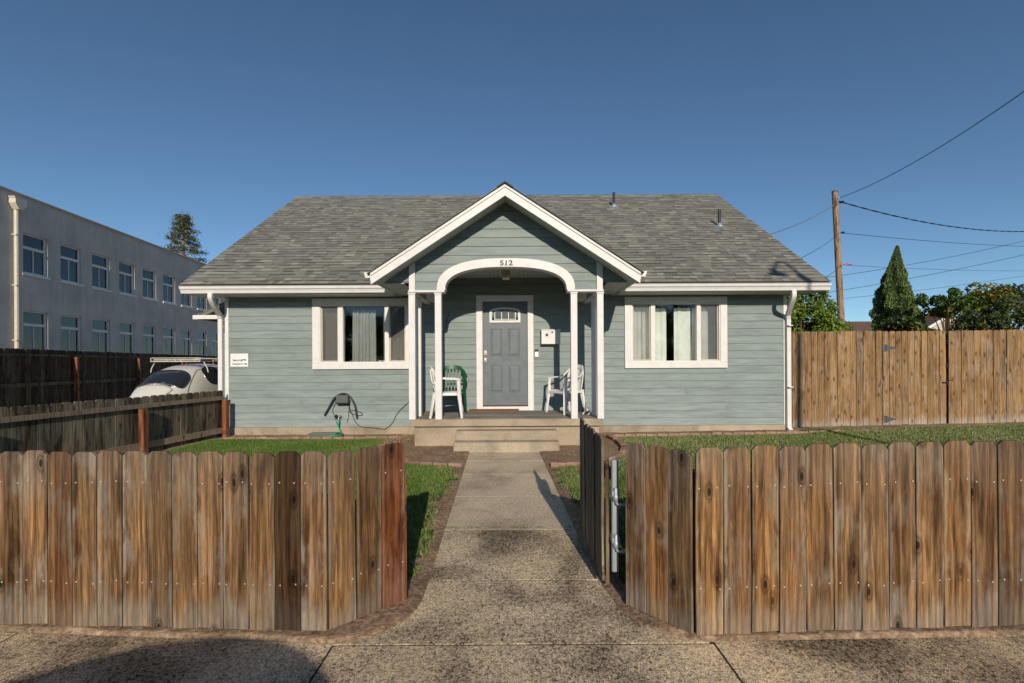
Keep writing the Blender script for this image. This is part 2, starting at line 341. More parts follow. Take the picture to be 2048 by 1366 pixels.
def npmesh(name, verts, nper, mat, tone):
    n = len(verts)//nper; me = bpy.data.meshes.new(name); me.vertices.add(len(verts)); me.vertices.foreach_set('co', verts.astype(np.float32).ravel())
    me.loops.add(len(verts)); me.loops.foreach_set('vertex_index', np.arange(len(verts), dtype=np.int32)); me.polygons.add(n)
    me.polygons.foreach_set('loop_start', np.arange(0, len(verts), nper, dtype=np.int32)); me.polygons.foreach_set('loop_total', np.full(n, nper, dtype=np.int32))
    at = me.attributes.new('tone', 'FLOAT', 'FACE'); at.data.foreach_set('value', tone.astype(np.float32)); me.materials.append(mat); me.update(calc_edges=True); return me
def text(name, s, size, loc, mat, parent, ext=.002, rot=(PI/2, 0, 0), sx=1.0, bold=0.0, align='CENTER'):
    cu = bpy.data.curves.new(name, 'FONT'); cu.body = s; cu.size = size; cu.extrude = ext; cu.offset = bold; cu.align_x = align
    ob = bpy.data.objects.new('tmp', cu); C.objects.link(ob); dg = bpy.context.evaluated_depsgraph_get(); dg.update()
    me = bpy.data.meshes.new_from_object(ob.evaluated_get(dg)); bpy.data.objects.remove(ob); me.name = name
    me.materials.clear(); me.materials.append(mat); me.transform(Matrix.Diagonal((sx, 1, 1, 1)))
    return link(name, me, parent, Vector(loc) - (offs(parent) if parent else Vector()), rot)

# ------------------------------------------------------------------ ground, sidewalk, path, soil, lawn
def clamp(a, lo=0., hi=1.): return max(lo, min(hi, a))
def gz(x, y): return .02 + .13*clamp((x - 1)/11)*clamp((y - 4)/5)
struct('ground', MB().box(-400, 400, -300, 500, -.3, -.08), Soil)
struct('driveway', MB().box(-11.5, -6.0, 2.7, 30, -.079, .0), ConcSmooth)
struct('road', MB().box(-60, 60, -9, -1.15, -.2, -.075), Asph)
struct('kerb', MB().bbox(-60, 60, -.20+-.0, -.05, -.2, -.002, .015), ConcSmooth)
LEFT_EDGE = [(-.566, 3.6), (-.545, 2.94), (-.540, 2.75), (-.552, 2.60), (-.60, 2.47), (-.69, 2.37), (-.80, 2.31), (-.92, 2.285)]
RIGHT_EDGE = [(.534, 3.6), (.553, 2.94), (.573, 2.80), (.605, 2.60), (.680, 2.44), (.78, 2.355), (.90, 2.30), (.98, 2.292)]
def xl(y):
    return -.545 - .0314*(y - 2.94) if y >= 2.94 else float(np.interp(y, [p[1] for p in LEFT_EDGE[::-1]], [p[0] for p in LEFT_EDGE[::-1]]))
def xr(y):
    return .553 - .029*(y - 2.94) if y >= 2.94 else float(np.interp(y, [p[1] for p in RIGHT_EDGE[::-1]], [p[0] for p in RIGHT_EDGE[::-1]]))
def slab(parent, poly, z1=0., mat=Conc, b=.0010, name='concrete_slab', z0=-.07):
    c = Vector((sum(p[0] for p in poly)/len(poly), sum(p[1] for p in poly)/len(poly)))
    n = len(poly)
    ins = []
    for i in range(n):
        p0, p1, p2 = Vector(poly[i-1]), Vector(poly[i]), Vector(poly[(i+1) % n])
        d1 = (p1-p0).normalized(); d2 = (p2-p1).normalized(); n1 = Vector((-d1.y, d1.x)); n2 = Vector((-d2.y, d2.x)); q = (n1+n2)
        q = q.normalized() if q.length > 1e-6 else n1
        ins.append(p1 + q*b*1.1)
    mb = MB(); vs = [(*p, z0) for p in poly] + [(*p, z1-b*.7) for p in poly] + [(*p, z1) for p in ins]
    fs = [tuple(range(n))[::-1], tuple(range(2*n, 3*n))] + [(k*n+i, k*n+(i+1) % n, (k+1)*n+(i+1) % n, (k+1)*n+i) for k in (0, 1) for i in range(n)]
    mb.add(vs, fs); return part(name, mb, mat, parent)
sw = struct('sidewalk', MB().box(-9, 9, -.05, 2.6, -.2, -.0030), Joint)
g = .006
xs = [-9.4, -7.65, -5.9, -4.2, -2.6, -.90, 1.0, 2.75, 4.5, 6.25, 8.0, 9.4]
def yL(x): return 2.285 + .066*(-.92 - x) if x < -.92 else 2.285
def yR(x): return 2.292 + .020*(x - .98)
for a, b_ in zip(xs[:-1], xs[1:]):
    if b_ <= -.85: y1, y2 = yL(a), yL(b_)
    elif a >= .95: y1, y2 = yR(a), yR(b_)
    else: y1, y2 = 2.268, 2.268
    sk = .04 if b_ > 0 else -.04
    slab(sw, [(a*1.0+g, .02), (b_-g, .02), (b_-g, y2-g), (a+g, y1-g)], mat=Conc)
path = struct('path', MB().box(-.52, .48, 2.3, 7.1, -.2, -.0026), Joint)
LE = [p for p in LEFT_EDGE if p[1] < 2.95]; RE = [p for p in RIGHT_EDGE if p[1] < 2.95]
slab(path, [(-.92, 2.285-.012), (.98, 2.292-.018)] + RE[::-1][:-1] + [(xr(2.94), 2.94-g), (xl(2.94), 2.94-g)] + LE[1:-1], mat=Conc)
prev = 2.94
for yj, mt in ((3.83, Conc), (4.8, ConcSmooth), (5.76, ConcSmooth), (6.55, ConcSmooth)):
    slab(path, [(xl(prev), prev+g), (xr(prev), prev+g), (xr(yj), yj-g), (xl(yj), yj-g)], mat=mt); prev = yj
slab(path, [(xl(6.55), 6.55+g), (xr(6.55), 6.55+g), (.47, 6.78), (.74, 7.0), (.76, 7.3), (-.94, 7.3), (-.92, 7.0), (-.67, 6.78)], mat=ConcSmooth)

def yard(side):
    mb = MB(); rows = [2.285 + .03*i for i in range(24)] + [3.0 + .2*i for i in range(34)]
    ncol = 70; grid = []
    for y in rows:
        xe = xl(y) if side < 0 else xr(y); xf = -6.45 if side < 0 else 15.0; row = []
        for j in range(ncol+1):
            u = (j/ncol)**1.6; x = xe + (xf - xe)*u
            base = (yL(x) if side < 0 else yR(x)) - (2.285 if side < 0 else 2.292)
            yy = y + base*max(0, 1 - (y - 2.285)/3)
            z = gz(x, yy) + (.007*math.sin(x*9+yy*7)*math.sin(yy*11-x*3) + random.uniform(-.003, .003) if j > 1 else -.008)
            row.append((x, yy, z))
        grid.append([(row[0][0], row[0][1], -.06)] + row)
    front = [(p[0], p[1]-.004, -.06) for p in grid[0]]
    grid = [front] + grid; m = len(grid[0])
    mb.add([p for r in grid for p in r], [(i*m+j, i*m+j+1, (i+1)*m+j+1, (i+1)*m+j) for i in range(len(grid)-1) for j in range(m-1)])
    o = struct('soil', mb, Soil, smooth=True); return o
yard(-1); yard(1)

BED_L = [(-.66, 6.10), (-1.0, 6.13), (-1.35, 6.25), (-1.75, 6.58), (-2.05, 7.0), (-2.17, 7.45), (-2.10, 7.95), (-1.93, 8.42)]
BED_R = [(.50, 6.06), (.85, 6.08), (1.15, 6.2), (1.45, 6.5), (1.68, 6.9), (1.80, 7.35), (1.82, 7.9), (1.76, 8.40)]
def inpoly(x, y, poly):
    c = np.zeros(x.shape, bool); n = len(poly)
    for i in range(n):
        x0, y0 = poly[i-1]; x1, y1 = poly[i]
        c ^= ((y0 > y) != (y1 > y)) & (x < (x1-x0)*(y-y0)/(y1-y0+1e-12)+x0)
    return c
PL = [(p[0]-.06, p[1]-.06) for p in BED_L] + [(-1.9, 9), (0, 9), (0, 6.1)]
PR = [(p[0]+.06, p[1]-.06) for p in BED_R] + [(1.8, 9), (0, 9), (0, 6.1)]
def wob(x, y): return .04*np.sin(x*5.1+y*3.3)+.03*np.sin(y*9.7+x*2)+.02*np.sin(y*21+x*17)
def lawn_mask(x, y):
    """0..1 density of grass"""
    L = x < 0
    edge = np.where(L, (-.545 - .0314*(y - 2.94)) - x, x - (.553 - .029*(y - 2.94)))
    flare = np.clip((3.0 - y)*1.2, 0, 1)
    d = np.clip((edge - .075 - flare*.33 + wob(x, y))/.16, 0, 1)
    d *= np.clip((y - 2.55 + wob(y, x))/.15, 0, 1)
    far = np.where(L, 8.30, np.where(x < 5.6, 8.36, 8.85) + .02*np.maximum(x-6, 0))
    d *= np.clip((far - y + .3*wob(x, y))/.06, 0, 1)
    d *= np.clip((x + 5.52)/.08, 0, 1)
    d = np.where(inpoly(x, y, PL) | inpoly(x, y, PR), 0, d)
    return d
mb = MB(); st = .09
gx = np.arange(-5.6, 14.9, st); gy = np.arange(2.5, 9.2, st); GX, GY = np.meshgrid(gx, gy); mk = lawn_mask(GX+st/2, GY+st/2) > .35
vid = {}
def vget(i, j):
    if (i, j) not in vid:
        x, y = gx[0]+i*st, gy[0]+j*st; vid[i, j] = len(mb.v); mb.v.append((x, y, gz(x, y)+.010))
    return vid[i, j]
for j in range(len(gy)):
    for i in range(len(gx)):
        if mk[j, i]: mb.f.append((vget(i, j), vget(i+1, j), vget(i+1, j+1), vget(i, j+1))); mb.t.append(.5)
struct('lawn', mb, Lawn)
def blades(n, x0, x1, y0, y1, h0, h1, w0, name, mat, maskf, tonef, lean=.5):
    x = rng.uniform(x0, x1, n); y = y0 + (y1-y0)*rng.uniform(0, 1, n)**.9
    k = rng.uniform(0, 1, n) < maskf(x, y); x, y = x[k], y[k]; n = len(x)
    z = .02 + .13*np.clip((x-1)/11, 0, 1)*np.clip((y-4)/5, 0, 1) + .008
    a = rng.uniform(0, 2*np.pi, n); h = rng.uniform(h0, h1, n)*(1+.25*np.sin(x*2.2)*np.sin(y*3.1)); w_ = w0*(.7+.25*y/4)*rng.uniform(.7, 1.3, n)
    lx, ly = rng.normal(0, lean, n)*h, rng.normal(0, lean, n)*h
    p0 = np.stack([x-np.cos(a)*w_, y-np.sin(a)*w_, z-.01], 1); p1 = np.stack([x+np.cos(a)*w_, y+np.sin(a)*w_, z-.01], 1); p2 = np.stack([x+lx, y+ly, z+h], 1)
    V = np.stack([p0, p1, p2], 1).reshape(-1, 3); me = npmesh(name, V, 3, mat, tonef(x, y)); return me
def gtone(x, y):
    t = rng.uniform(0, 1, len(x))
    patch = np.clip(.5+.5*np.sin(x*1.3+1)*np.sin(y*1.1+2)+.35*np.sin(x*3.1-y*2.3), 0, 1)
    right = np.where(x > 1.2, .17, .0)*np.clip((y-5)/2, 0, 1); edge = np.where((np.abs(x) < 1.0), .10, 0)
    return np.clip(t*(.66 + .16*patch + right*1.5 + edge), 0, 1)
o = link('grass', blades(330000, -5.6, 1.0, 2.5, 8.5, .025, .05, .0035, 'grass', Blade, lawn_mask, gtone)); tag(o, 'short green grass growing on the front lawn left of the path', 'grass'); o['kind'] = 'stuff'
o = link('grass', blades(420000, .4, 14.8, 2.5, 9.1, .025, .048, .0042, 'grass', Blade, lambda x, y: lawn_mask(x, y)*np.where(x < 1, 1, .9), gtone)); tag(o, 'patchy green and straw coloured grass on the lawn right of the path', 'grass'); o['kind'] = 'stuff'
def debris_mask(x, y):
    m = lawn_mask(x, y); e = np.minimum(np.abs(x-(-.545-.0314*(y-2.94))), np.abs(x-(.553-.029*(y-2.94)))); inside = (x > (-.545-.0314*(y-2.94))-.03) & (x < (.553-.029*(y-2.94))+.03) & (y > 2.45)
    fl = (y < 3) & (np.abs(x) < .95-.3*(y-2.3)/.7*0) & ((np.abs(x)-.6) < (2.75-y)*.9-.02)
    return np.where(inside | fl, 0, (1-m)*np.where(e < .45, .8, .3)*np.where(y < 2.62, .8, 1))
def flatten(me):
    n = len(me.vertices); co = np.empty(n*3, np.float32); me.vertices.foreach_get('co', co); co = co.reshape(-1, 3, 3)
    co[:, 2, 2] = co[:, 0, 2] + .012; co[:, 0:2, 2] += .004; me.vertices.foreach_set('co', co.ravel()); me.update(); return me
o = link('dry_grass', flatten(blades(95000, -3.4, 3.6, 2.33, 8.4, .015, .05, .0030, 'dry_grass', Straw, debris_mask, lambda x, y: rng.uniform(0, 1, len(x)), 1.3)))
tag(o, 'dry straw clippings and dead grass scattered on the bare soil beside the path', 'dry grass'); o['kind'] = 'stuff'

wd = link('weeds', blades(2600, -.66, .55, 3.80, 3.86, .004, .012, .0022, 'weeds', Blade, lambda x, y: np.where((x > xl(3.83)-.0) & (x < xr(3.83)) & (np.abs(y-3.83) < .006), np.clip(.5+.9*np.sin(x*23)*np.sin(x*9+1), 0, 1), 0), lambda x, y: rng.uniform(.2, .8, len(x)), .8))
tag(wd, 'tiny green weeds growing in a joint across the concrete path', 'weeds'); wd['kind'] = 'stuff'
# edging bricks
def brick_mesh(k):
    r = random.Random(k); m = MB().bbox(-.098, .098, -.045, .045, -.06, .0, .008); m.v = [(x+r.uniform(-.004, .004), y+r.uniform(-.004, .004), z+r.uniform(-.004, .004)) for x, y, z in m.v]; return m.mesh('brick', Brick)
BRK = [brick_mesh(k) for k in range(4)]
def edging(name, label, pts, top=.06, step=.203):
    t = thing(name, label, 'brick edging', (pts[0][0], pts[0][1], gz(*pts[0])), group='brick lawn edgings')
    P = [Vector(p) for p in pts]; i = 0; pos = 0.0; seg = 0; L = [(P[k+1]-P[k]).length for k in range(len(P)-1)]; tot = sum(L); s_ = step/2
    def at(s):
        for k, l in enumerate(L):
            if s <= l or k == len(L)-1: return P[k] + (P[k+1]-P[k])*(s/l), (P[k+1]-P[k]).normalized()
            s -= l
    while s_ < tot:
        p, d = at(s_); a = math.atan2(d.y, d.x)
        link('brick', random.choice(BRK), t, Vector((p.x, p.y, gz(p.x, p.y)+top+random.uniform(-.01, .006))) - t.location, (random.uniform(-.06, .06), random.uniform(-.03, .03), a+random.uniform(-.05, .05)), random.uniform(.75, 1.2))
        s_ += step
    return t
edging('brick_edging', 'curved brick edging round the soil bed left of the steps', BED_L)
edging('brick_edging', 'curved brick edging round the soil bed right of the steps', BED_R)
edging('brick_edging', 'straight brick edging along the house below the dark curtained window', [(-5.35, 8.44), (-2.0, 8.44)], .045)
edging('brick_edging', 'straight brick edging along the house below the cream curtained window', [(1.88, 8.48), (6.9, 8.56)], .045)

# ------------------------------------------------------------------ fences
def picket_mesh(w_, h, t, ear, k, mat):
    r = random.Random(k*7+int(h*100)); j = lambda a=.0025: r.uniform(-a, a)
    L = [(-w_/2+j(), 0+j(.004)), (-w_/2+j(.003), h*.3), (-w_/2+j(.003), h*.65), (-w_/2+j(), h-ear), (-w_/2+ear*.46, h-ear*.46), (-w_/2+ear+j(), h)]
    R = [(w_/2-ear+j(), h), (w_/2-ear*.46, h-ear*.46), (w_/2+j(), h-ear), (w_/2+j(.003), h*.65), (w_/2+j(.003), h*.3), (w_/2+j(), 0+j(.004))]
    poly = L+R; b = .0025; n = len(poly); cx, cz = 0, h/2
    ins = [(x - math.copysign(b, x), z - (b if z > h*.9 else (-b if z < .02 else 0))) for x, z in poly]
    vs = [(x, 0, z) for x, z in ins] + [(x, b, z) for x, z in poly] + [(x, t, z) for x, z in poly]
    fs = [tuple(range(n)), tuple(range(2*n, 3*n))[::-1]] + [(k2*n+i, k2*n+(i+1) % n, (k2+1)*n+(i+1) % n, (k2+1)*n+i) for k2 in (0, 1) for i in range(n)]
    return MB().add(vs, fs).mesh('picket', mat)
def fence(name, label, cat, P0, P1, zb, pitch, pw, h, mat, cols, posts=(), post_h=None, rails=(), rail_front=False, rail_mat=None, post_mat=None, post_w=.089, ear=.026,
          th=.016, nails=None, hv=.006, tops=None, group=None, post_off=None, yj=.002, tilt=.004, skip=()):
    P0 = Vector(P0); P1 = Vector(P1); d = P1-P0; Ln = d.length; a = math.atan2(d.y, d.x)
    t = thing(name, label, cat, (P0.x, P0.y, 0), a, group)
    n = max(1, round(Ln/pitch)); vs = [picket_mesh(pw, h, th, ear, k, mat) for k in range(4)]
    zf = (lambda u: zb[0] + (zb[1]-zb[0])*u) if hasattr(zb, '__len__') else (lambda u: zb)
    nm = MB(); r = random.Random(len(label))
    for i in range(n):
        u = (i+.5)/n; c = cols[i] if isinstance(cols, list) and i < len(cols) else (cols(i) if callable(cols) else r.choice(cols))
        z = zf(u)+r.uniform(-hv, hv); sc = (tops(u) if tops else 1.0)
        if i in skip: continue
        yy = r.uniform(-yj, yj)
        o = link('picket', vs[r.randrange(4)], t, (u*Ln, yy, z), (r.uniform(-.004, .004), r.uniform(-tilt, tilt), 0), c); o.scale = (1, 1, sc)
        if nails:
            for zz in nails:
                for dx in (-.33, .33):
                    x = u*Ln+dx*pw+r.uniform(-.008, .008); z2 = z+zz+r.uniform(-.007, .007)
                    nm.prism([(x+.0046*math.cos(q*PI/3), z2+.0046*math.sin(q*PI/3)) for q in range(6)], 'y', yy-.0020, yy+.001)
    if nails: part('nail_heads', nm, Nail, t, local=True, kind='stuff')
    for (z0, z1) in rails:
        if rail_front: y0, y1 = -.04, -.003
        else: y0, y1 = th+.003, th+.041
        k = 0; stops = [0] + [p for p in posts if 0.2 < p < Ln-.2] + [Ln]
        for s0, s1 in zip(stops[:-1], stops[1:]):
            za, zc = zf(s0/Ln), zf(s1/Ln)
            mb = MB(); vsx = []
            for (xx, zo) in ((s0+.004, za), (s1-.004, zc)):
                vsx += [(xx, y0, zo+z0), (xx, y1, zo+z0), (xx, y1, zo+z1), (xx, y0, zo+z1)]
            mb.add(vsx, [(0, 1, 2, 3), (7, 6, 5, 4), (0, 4, 5, 1), (1, 5, 6, 2), (2, 6, 7, 3), (3, 7, 4, 0)])
            part('rail', mb, rail_mat or mat, t, local=True, color=r.uniform(.9, 1.15))
    for i, p in enumerate(posts):
        z0 = zf(clamp(p/Ln)); off = (-.04-post_w-.002 if rail_front else th+.043) if post_off is None else post_off
        part('post', MB().bbox(p-post_w/2, p+post_w/2, off, off+post_w, -.08, z0+(post_h or h), .004), post_mat or W_red, t, local=True, color=r.uniform(.85, 1.1))
    return t
Nail = flat('galvanised_nail', (.75, .74, .70), .3, .5, .6)
br = lambda a, b=None, c=None: (a, b if b else a*.97, c if c else a*.92)
fl = [br(.8), br(1.0), br(.72, .74, .74), br(.95), br(.95), br(.9), br(1.1), br(.75, .64, .57), br(1.0), br(.88), br(1.15), br(.72, .72, .70), br(.95), br(1.05), br(.98), br(.92, .85, .75), br(.24, .20, .17), br(1.08)]
Lf0 = (-.958 - .1370*18, 2.452)
fence('picket_fence', 'weathered brown picket fence in the foreground left of the gateway', 'fence', Lf0, (-.958, 2.338), .028, .1370, .1312, .921, W_front, fl,
      posts=(.1, 1.25, 2.42), post_h=.80, rails=((.15, .24), (.70, .79)), nails=(.235, .76), group='foreground picket fences')
fence('picket_fence', 'short angled return of three pickets at the left side of the gateway, one reddish', 'fence', (-.952, 2.352), (-.620, 2.640), (.025, .03), .1465, .139, .915, W_front,
      [br(1.0), br(.72, .66, .60), (.85, .50, .38)], posts=(.425,), post_h=.735, nails=(.235, .76), post_off=.018, post_w=.06, group='foreground picket fences')
frr = [br(1.25, 1.15, .95), br(1.0, .93, .85), br(1.12, 1.0, .8), br(.98, .93, .9), br(.95, .86, .75), br(1.05), br(1.0), br(1.02), br(1.08), br(1.05, .92, .75), br(.85, .8, .78), br(.66, .62, .58), br(.9)]
fence('picket_fence', 'weathered brown picket fence in the foreground right of the gateway', 'fence', (.922, 2.296), (.922+.1418*19, 2.345), (.028, .058), .1418, .1365, .945, W_front, frr,
      posts=(.05, 1.3, 2.5), post_h=.80, rails=((.15, .24), (.70, .79)), nails=(.235, .745), group='foreground picket fences')
fence('picket_fence', 'short angled return of three greyish pickets beside the open gate hinges', 'fence', (.640, 2.595), (.905, 2.300), (.03, .025), .132, .127, .925, W_front,
      [(.92, .95, .98), (1.15, .98, .78), (.72, .74, .76)], posts=(.02,), post_h=.735, post_off=.018, post_w=.05, group='foreground picket fences')

# open gate with steel frame
GX0 = .578
t = thing('garden_gate', 'open dark wooden picket gate standing beside the concrete path, with steel hinge post', 'gate', (GX0, 2.80, 0), PI/2+.012)
pv = [picket_mesh(.118, .885, .016, .026, k+9, W_old) for k in range(3)]
for i in range(7):
    link('picket', pv[i % 3], t, (.062+i*.122, .012+random.uniform(-.004, .006), .055 + .004*i + random.uniform(-.008, .008)), (0, random.uniform(-.006, .006), 0), random.uniform(1.0, 1.8))
part('picket', MB().bbox(-.006, .001, -.014, .008, .04, .925, .002), W_old, t, local=True, color=(1.7, 1.5, 1.35))
for z in (.22, .68): part('rail', MB().bbox(.01, .86, -.036, .006, z, z+.075, .003), W_old, t, local=True)
# steel frame tube + hinges sit at the near end
fr = MB().bbox(-.055, -.025, -.062, -.020, .135, .815, .006); part('steel_frame', fr, Galv, t, local=True)
for z in (.32, .60):
    h = MB().lathe([(.012, 0), (.017, .004), (.017, .035), (.011, .04), (.011, .075), (.006, .082)], (-.066, -.040, z-.03), 12)
    h.tube([(-.066, -.040, z-.03), (-.075, -.046, z-.045), (-.085, -.06, z-.045), (-.10, -.105, z-.045)], .009, 8)
    part('hinge', h, Galv, t, local=True, smooth=True)
    part('hinge_strap', MB().bbox(-.068, -.018, -.066, -.016, z-.005, z+.03, .003), Galv, t, local=True)

# left inner fence (seen from its rail side), far driveway fence
fence('picket_fence', 'old low grey picket fence along the driveway, rails and posts towards the lawn', 'fence', (-6.30, 2.75), (-5.575, 8.78), .0, .1425, .139, .915, W_old,
      lambda i: (lambda b: (b*.95, b*1.0, b*.98))(random.uniform(.65, 1.45)), posts=(.15, 2.2, 4.32, 6.03), post_h=.73, rails=((.10, .20), (.735, .80)), rail_front=True, rail_mat=W_front, post_mat=W_red)
fence('wooden_fence', 'tall dark board fence with reddish posts beyond the parked car', 'fence', (-11.0, 6.8), (-14.3, 24.0), -.02, .1445, .140, 1.84, W_old,
      lambda i: random.uniform(.35, .75), posts=(.4, 3.1, 5.85, 8.65, 11.4, 14.1, 16.8), post_h=1.66, rails=((.12, .21), (.92, 1.01), (1.66, 1.72)), rail_front=True, rail_mat=W_old, post_mat=W_red)
# tall right fence in three pieces: fixed boards, gate, fixed boards
def tc(i): b = random.uniform(.82, 1.1); g = random.choice([0, 0, .1]); return (b, b*(1+g*.3), b*(.96+g))
RF0 = Vector((5.56, 9.25)); RFd = Vector((1, .033)).normalized()
def rf(s): p = RF0 + RFd*s; return (p.x, p.y)
tp = dict(ear=.022, hv=.004, rails=((.25, .34), (.95, 1.04), (1.65, 1.74)))
fence('wooden_fence', 'tall warm brown board fence between the house corner and the wooden gate', 'fence', rf(0), rf(2.02), (.075, .085), .1345, .1265, 1.945, W_tall, tc, posts=(.06, 1.95), post_h=1.85, **tp)
gt = fence('wooden_gate', 'tall brown board gate with dark strap hinges in the right fence', 'gate', rf(2.035), rf(3.375), (.10, .115), .134, .1265, 1.92, W_tall, tc, **tp)
fence('wooden_fence', 'tall brown board fence right of the wooden gate, running out of the picture', 'fence', rf(3.42), rf(9.2), (.105, .20), .1385, .1305, 1.92, W_tall, tc, posts=(.05, 2.4, 4.8), post_h=1.85, **tp)
for z in (1.68, .22):
    hm = MB().prism([(.02, z-.07), (.07, z-.07), (.07, z+.07), (.02, z+.07)], 'y', -.006, 0).prism([(.075, z-.055), (.26, z-.012), (.26, z+.012), (.075, z+.055)], 'y', -.008, -.001)
    hm.tube([(.072, -.008, z-.07), (.072, -.008, z+.07)], .009, 8); part('strap_hinge', hm, Galv, gt, local=True, color=(.25, .26, .27))
part('latch', MB().bbox(1.24, 1.36, -.022, -.003, .95, .975, .003).bbox(1.335, 1.365, -.03, -.003, .90, 1.02, .003).tube([(1.35, -.03, 1.0), (1.385, -.05, 1.01)], .01, 6), Black, gt, local=True)
part('latch', MB().bbox(1.33, 1.355, -.02, -.003, 1.27, 1.36, .003), Black, gt, local=True)

# ------------------------------------------------------------------ the house
YW = 9.0; XL, XR = -5.65, 5.42; XC = -.095
house = thing('house', 'single storey sage green clapboard house with grey shingle roof, white trim and arched porch', 'house', (XC, 8.0, 0))
WL = (-3.93, -1.96, 1.305, 2.70); WR = (2.225, 4.243, 1.295, 2.70); DR = (-.70, .425, .47, 2.725)
ops = [WL, WR, DR]
# backing wall round the openings (openings a bit smaller than the trims)
inn = [(-3.80, -2.075, 1.42, 2.585), (2.355, 4.115, 1.41, 2.585), (-.575, .315, .50, 2.615)]
wb = MB(); xs = [XL, inn[0][0], inn[0][1], inn[2][0], inn[2][1], inn[1][0], inn[1][1], XR]
for i in range(len(xs)-1):
    o = {1: inn[0], 3: inn[2], 5: inn[1]}.get(i)
    if o: wb.box(xs[i], xs[i+1], YW, YW+.12, .165, o[2]); wb.box(xs[i], xs[i+1], YW, YW+.12, o[3], 3.12)
    else: wb.box(xs[i], xs[i+1], YW, YW+.12, .165, 3.12)
part('wall', wb, Inner, house)
part('wall', MB().box(XL, XL+.12, YW+.12, 17.0, .165, 2.85).box(XR-.12, XR, YW+.12, 17.0, .165, 2.85).box(XL, XR, 17.0, 17.12, .165, 2.85), Siding, house)
for xx in (XL, XR-.12):
    part('gable_wall', MB().prism([(8.6, 2.851), (17.4, 2.851), (13.0, 6.02)], 'x', xx, xx+.12), Siding, house)
part('foundation', MB().bbox(XL-.0, XR, YW-.035, YW+.12, -.06, .163, .008), ConcStep, house)
part('foundation', MB().box(XL, XL+.12, YW+.12, 17.1, -.06, .163).box(XR-.12, XR, YW+.12, 17.1, -.06, .163), ConcStep, house)
part('interior_floor', MB().box(XL+.12, XR-.12, YW+.12, 17, .40, .47), Inner, house)
part('interior_ceiling', MB().box(XL+.12, XR-.12, YW+.12, 17, 2.88, 2.95), Inner, house)
STEP = .1463; Z0 = .168
def board(x0, x1, z0, z1, full0, y=YW, poly=None):
    def yy(z): return y - (.019 - .013*(z-full0)/STEP)
    P = poly or [(x0, z0), (x1, z0), (x1, z1), (x0, z1)]
    n = len(P); mb = MB().add([(a, yy(b), b) for a, b in P] + [(a, y-.0005, b) for a, b in P], [tuple(range(n)), tuple(range(n, 2*n))[::-1]] + [(i, (i+1) % n, n+(i+1) % n, n+i) for i in range(n)])
    v = random.uniform(.95, 1.05); part('siding_board', mb, Siding, house, color=(v, v, v*random.uniform(.98, 1.02)))
rr = random.Random(3)
def run(x0, x1, z0, z1, full0):
    if x1-x0 > 1.7 and rr.random() < .85:
        m = rr.uniform(x0+.5, x1-.5); board(x0, m-.0015, z0, z1, full0); board(m+.0015, x1, z0, z1, full0)
    else: board(x0, x1, z0, z1, full0)
i = 0
while True:
    z0 = Z0 + i*STEP; z1 = z0 + STEP - .0038; i += 1
    if z0 > 3.05: break
    inner = z0 > 2.66
    segs = [(-1.62, 1.44)] if inner else [(XL+.06, XR-.06)]
    bl = sorted([o for o in ops if o[3]-.02 > z0 and o[2]+.02 < z1])
    for a, b in segs:
        cur = a
        for o in bl:
            ox0, ox1 = o[0]+.02, o[1]-.02
            if ox1 < a or ox0 > b: continue
            if ox0 > cur: run(cur, ox0, z0, z1, z0)
            if z0 < o[2]+.02-.01: board(ox0, ox1, z0, o[2]+.02, z0)
            if z1 > o[3]-.02+.01: board(ox0, ox1, o[3]-.02, z1, z0)
            cur = ox1
        if cur < b: run(cur, b, z0, min(z1, 3.12), z0)
for x0, x1 in ((XL-.012, XL+.062), (XR-.062, XR+.012)):
    part('corner_board', MB().bbox(x0, x1, YW-.026, YW+.05, .165, 2.73, .003), White, house)
# soffits, roof
ZR = lambda y: 2.90 + .72*(y-8.44)
RX0, RX1 = -6.12, 5.89
for a_, b_ in ((RX0+.02, XC-2.14), (XC+2.14, RX1-.02)): part('soffit', MB().box(a_, b_, 8.53, 8.999, 2.728, 2.742), Ceiling, house)
for a_, b_ in ((XC-2.13, XC-1.705), (XC+1.705, XC+2.13)): part('soffit', MB().box(a_, b_, 7.62, 8.999, 2.745, 2.757), Ceiling, house)
roof = part('roof', MB().prism([(8.46, ZR(8.46)), (13.0, ZR(13.0)), (17.54, ZR(8.46)), (17.54, ZR(8.46)-.02), (17.4, ZR(8.46)-.13), (13.0, ZR(13)-.15), (8.55, ZR(8.46)-.07), (8.46, ZR(8.46)-.03)], 'x', RX0, -1.715).prism([(8.46, ZR(8.46)), (13.0, ZR(13.0)), (17.54, ZR(8.46)), (17.54, ZR(8.46)-.02), (17.4, ZR(8.46)-.13), (13.0, ZR(13)-.15), (8.55, ZR(8.46)-.07), (8.46, ZR(8.46)-.03)], 'x', 1.525, RX1).prism([(9.03, ZR(9.03)), (13.0, ZR(13.0)), (17.54, ZR(8.46)), (17.4, ZR(8.46)-.13), (13.0, ZR(13)-.15), (9.03, ZR(9.03)-.12)], 'x', -1.715, 1.525), RoofBase, house)
for xx in (RX0-.022, RX1+.002):
    part('rake_fascia', MB().prism([(8.47, ZR(8.47)-.005), (13.0, ZR(13)-.005), (13, ZR(13)-.17), (8.47, ZR(8.47)-.15)], 'x', xx, xx+.02).prism([(17.53, ZR(8.47)-.005), (13.0, ZR(13)-.005), (13, ZR(13)-.17), (17.53, ZR(8.47)-.15)], 'x', xx, xx+.02), White, house)
ang = math.atan(.72); EXPO = .143; SL = (13.0-8.43)/math.cos(ang)
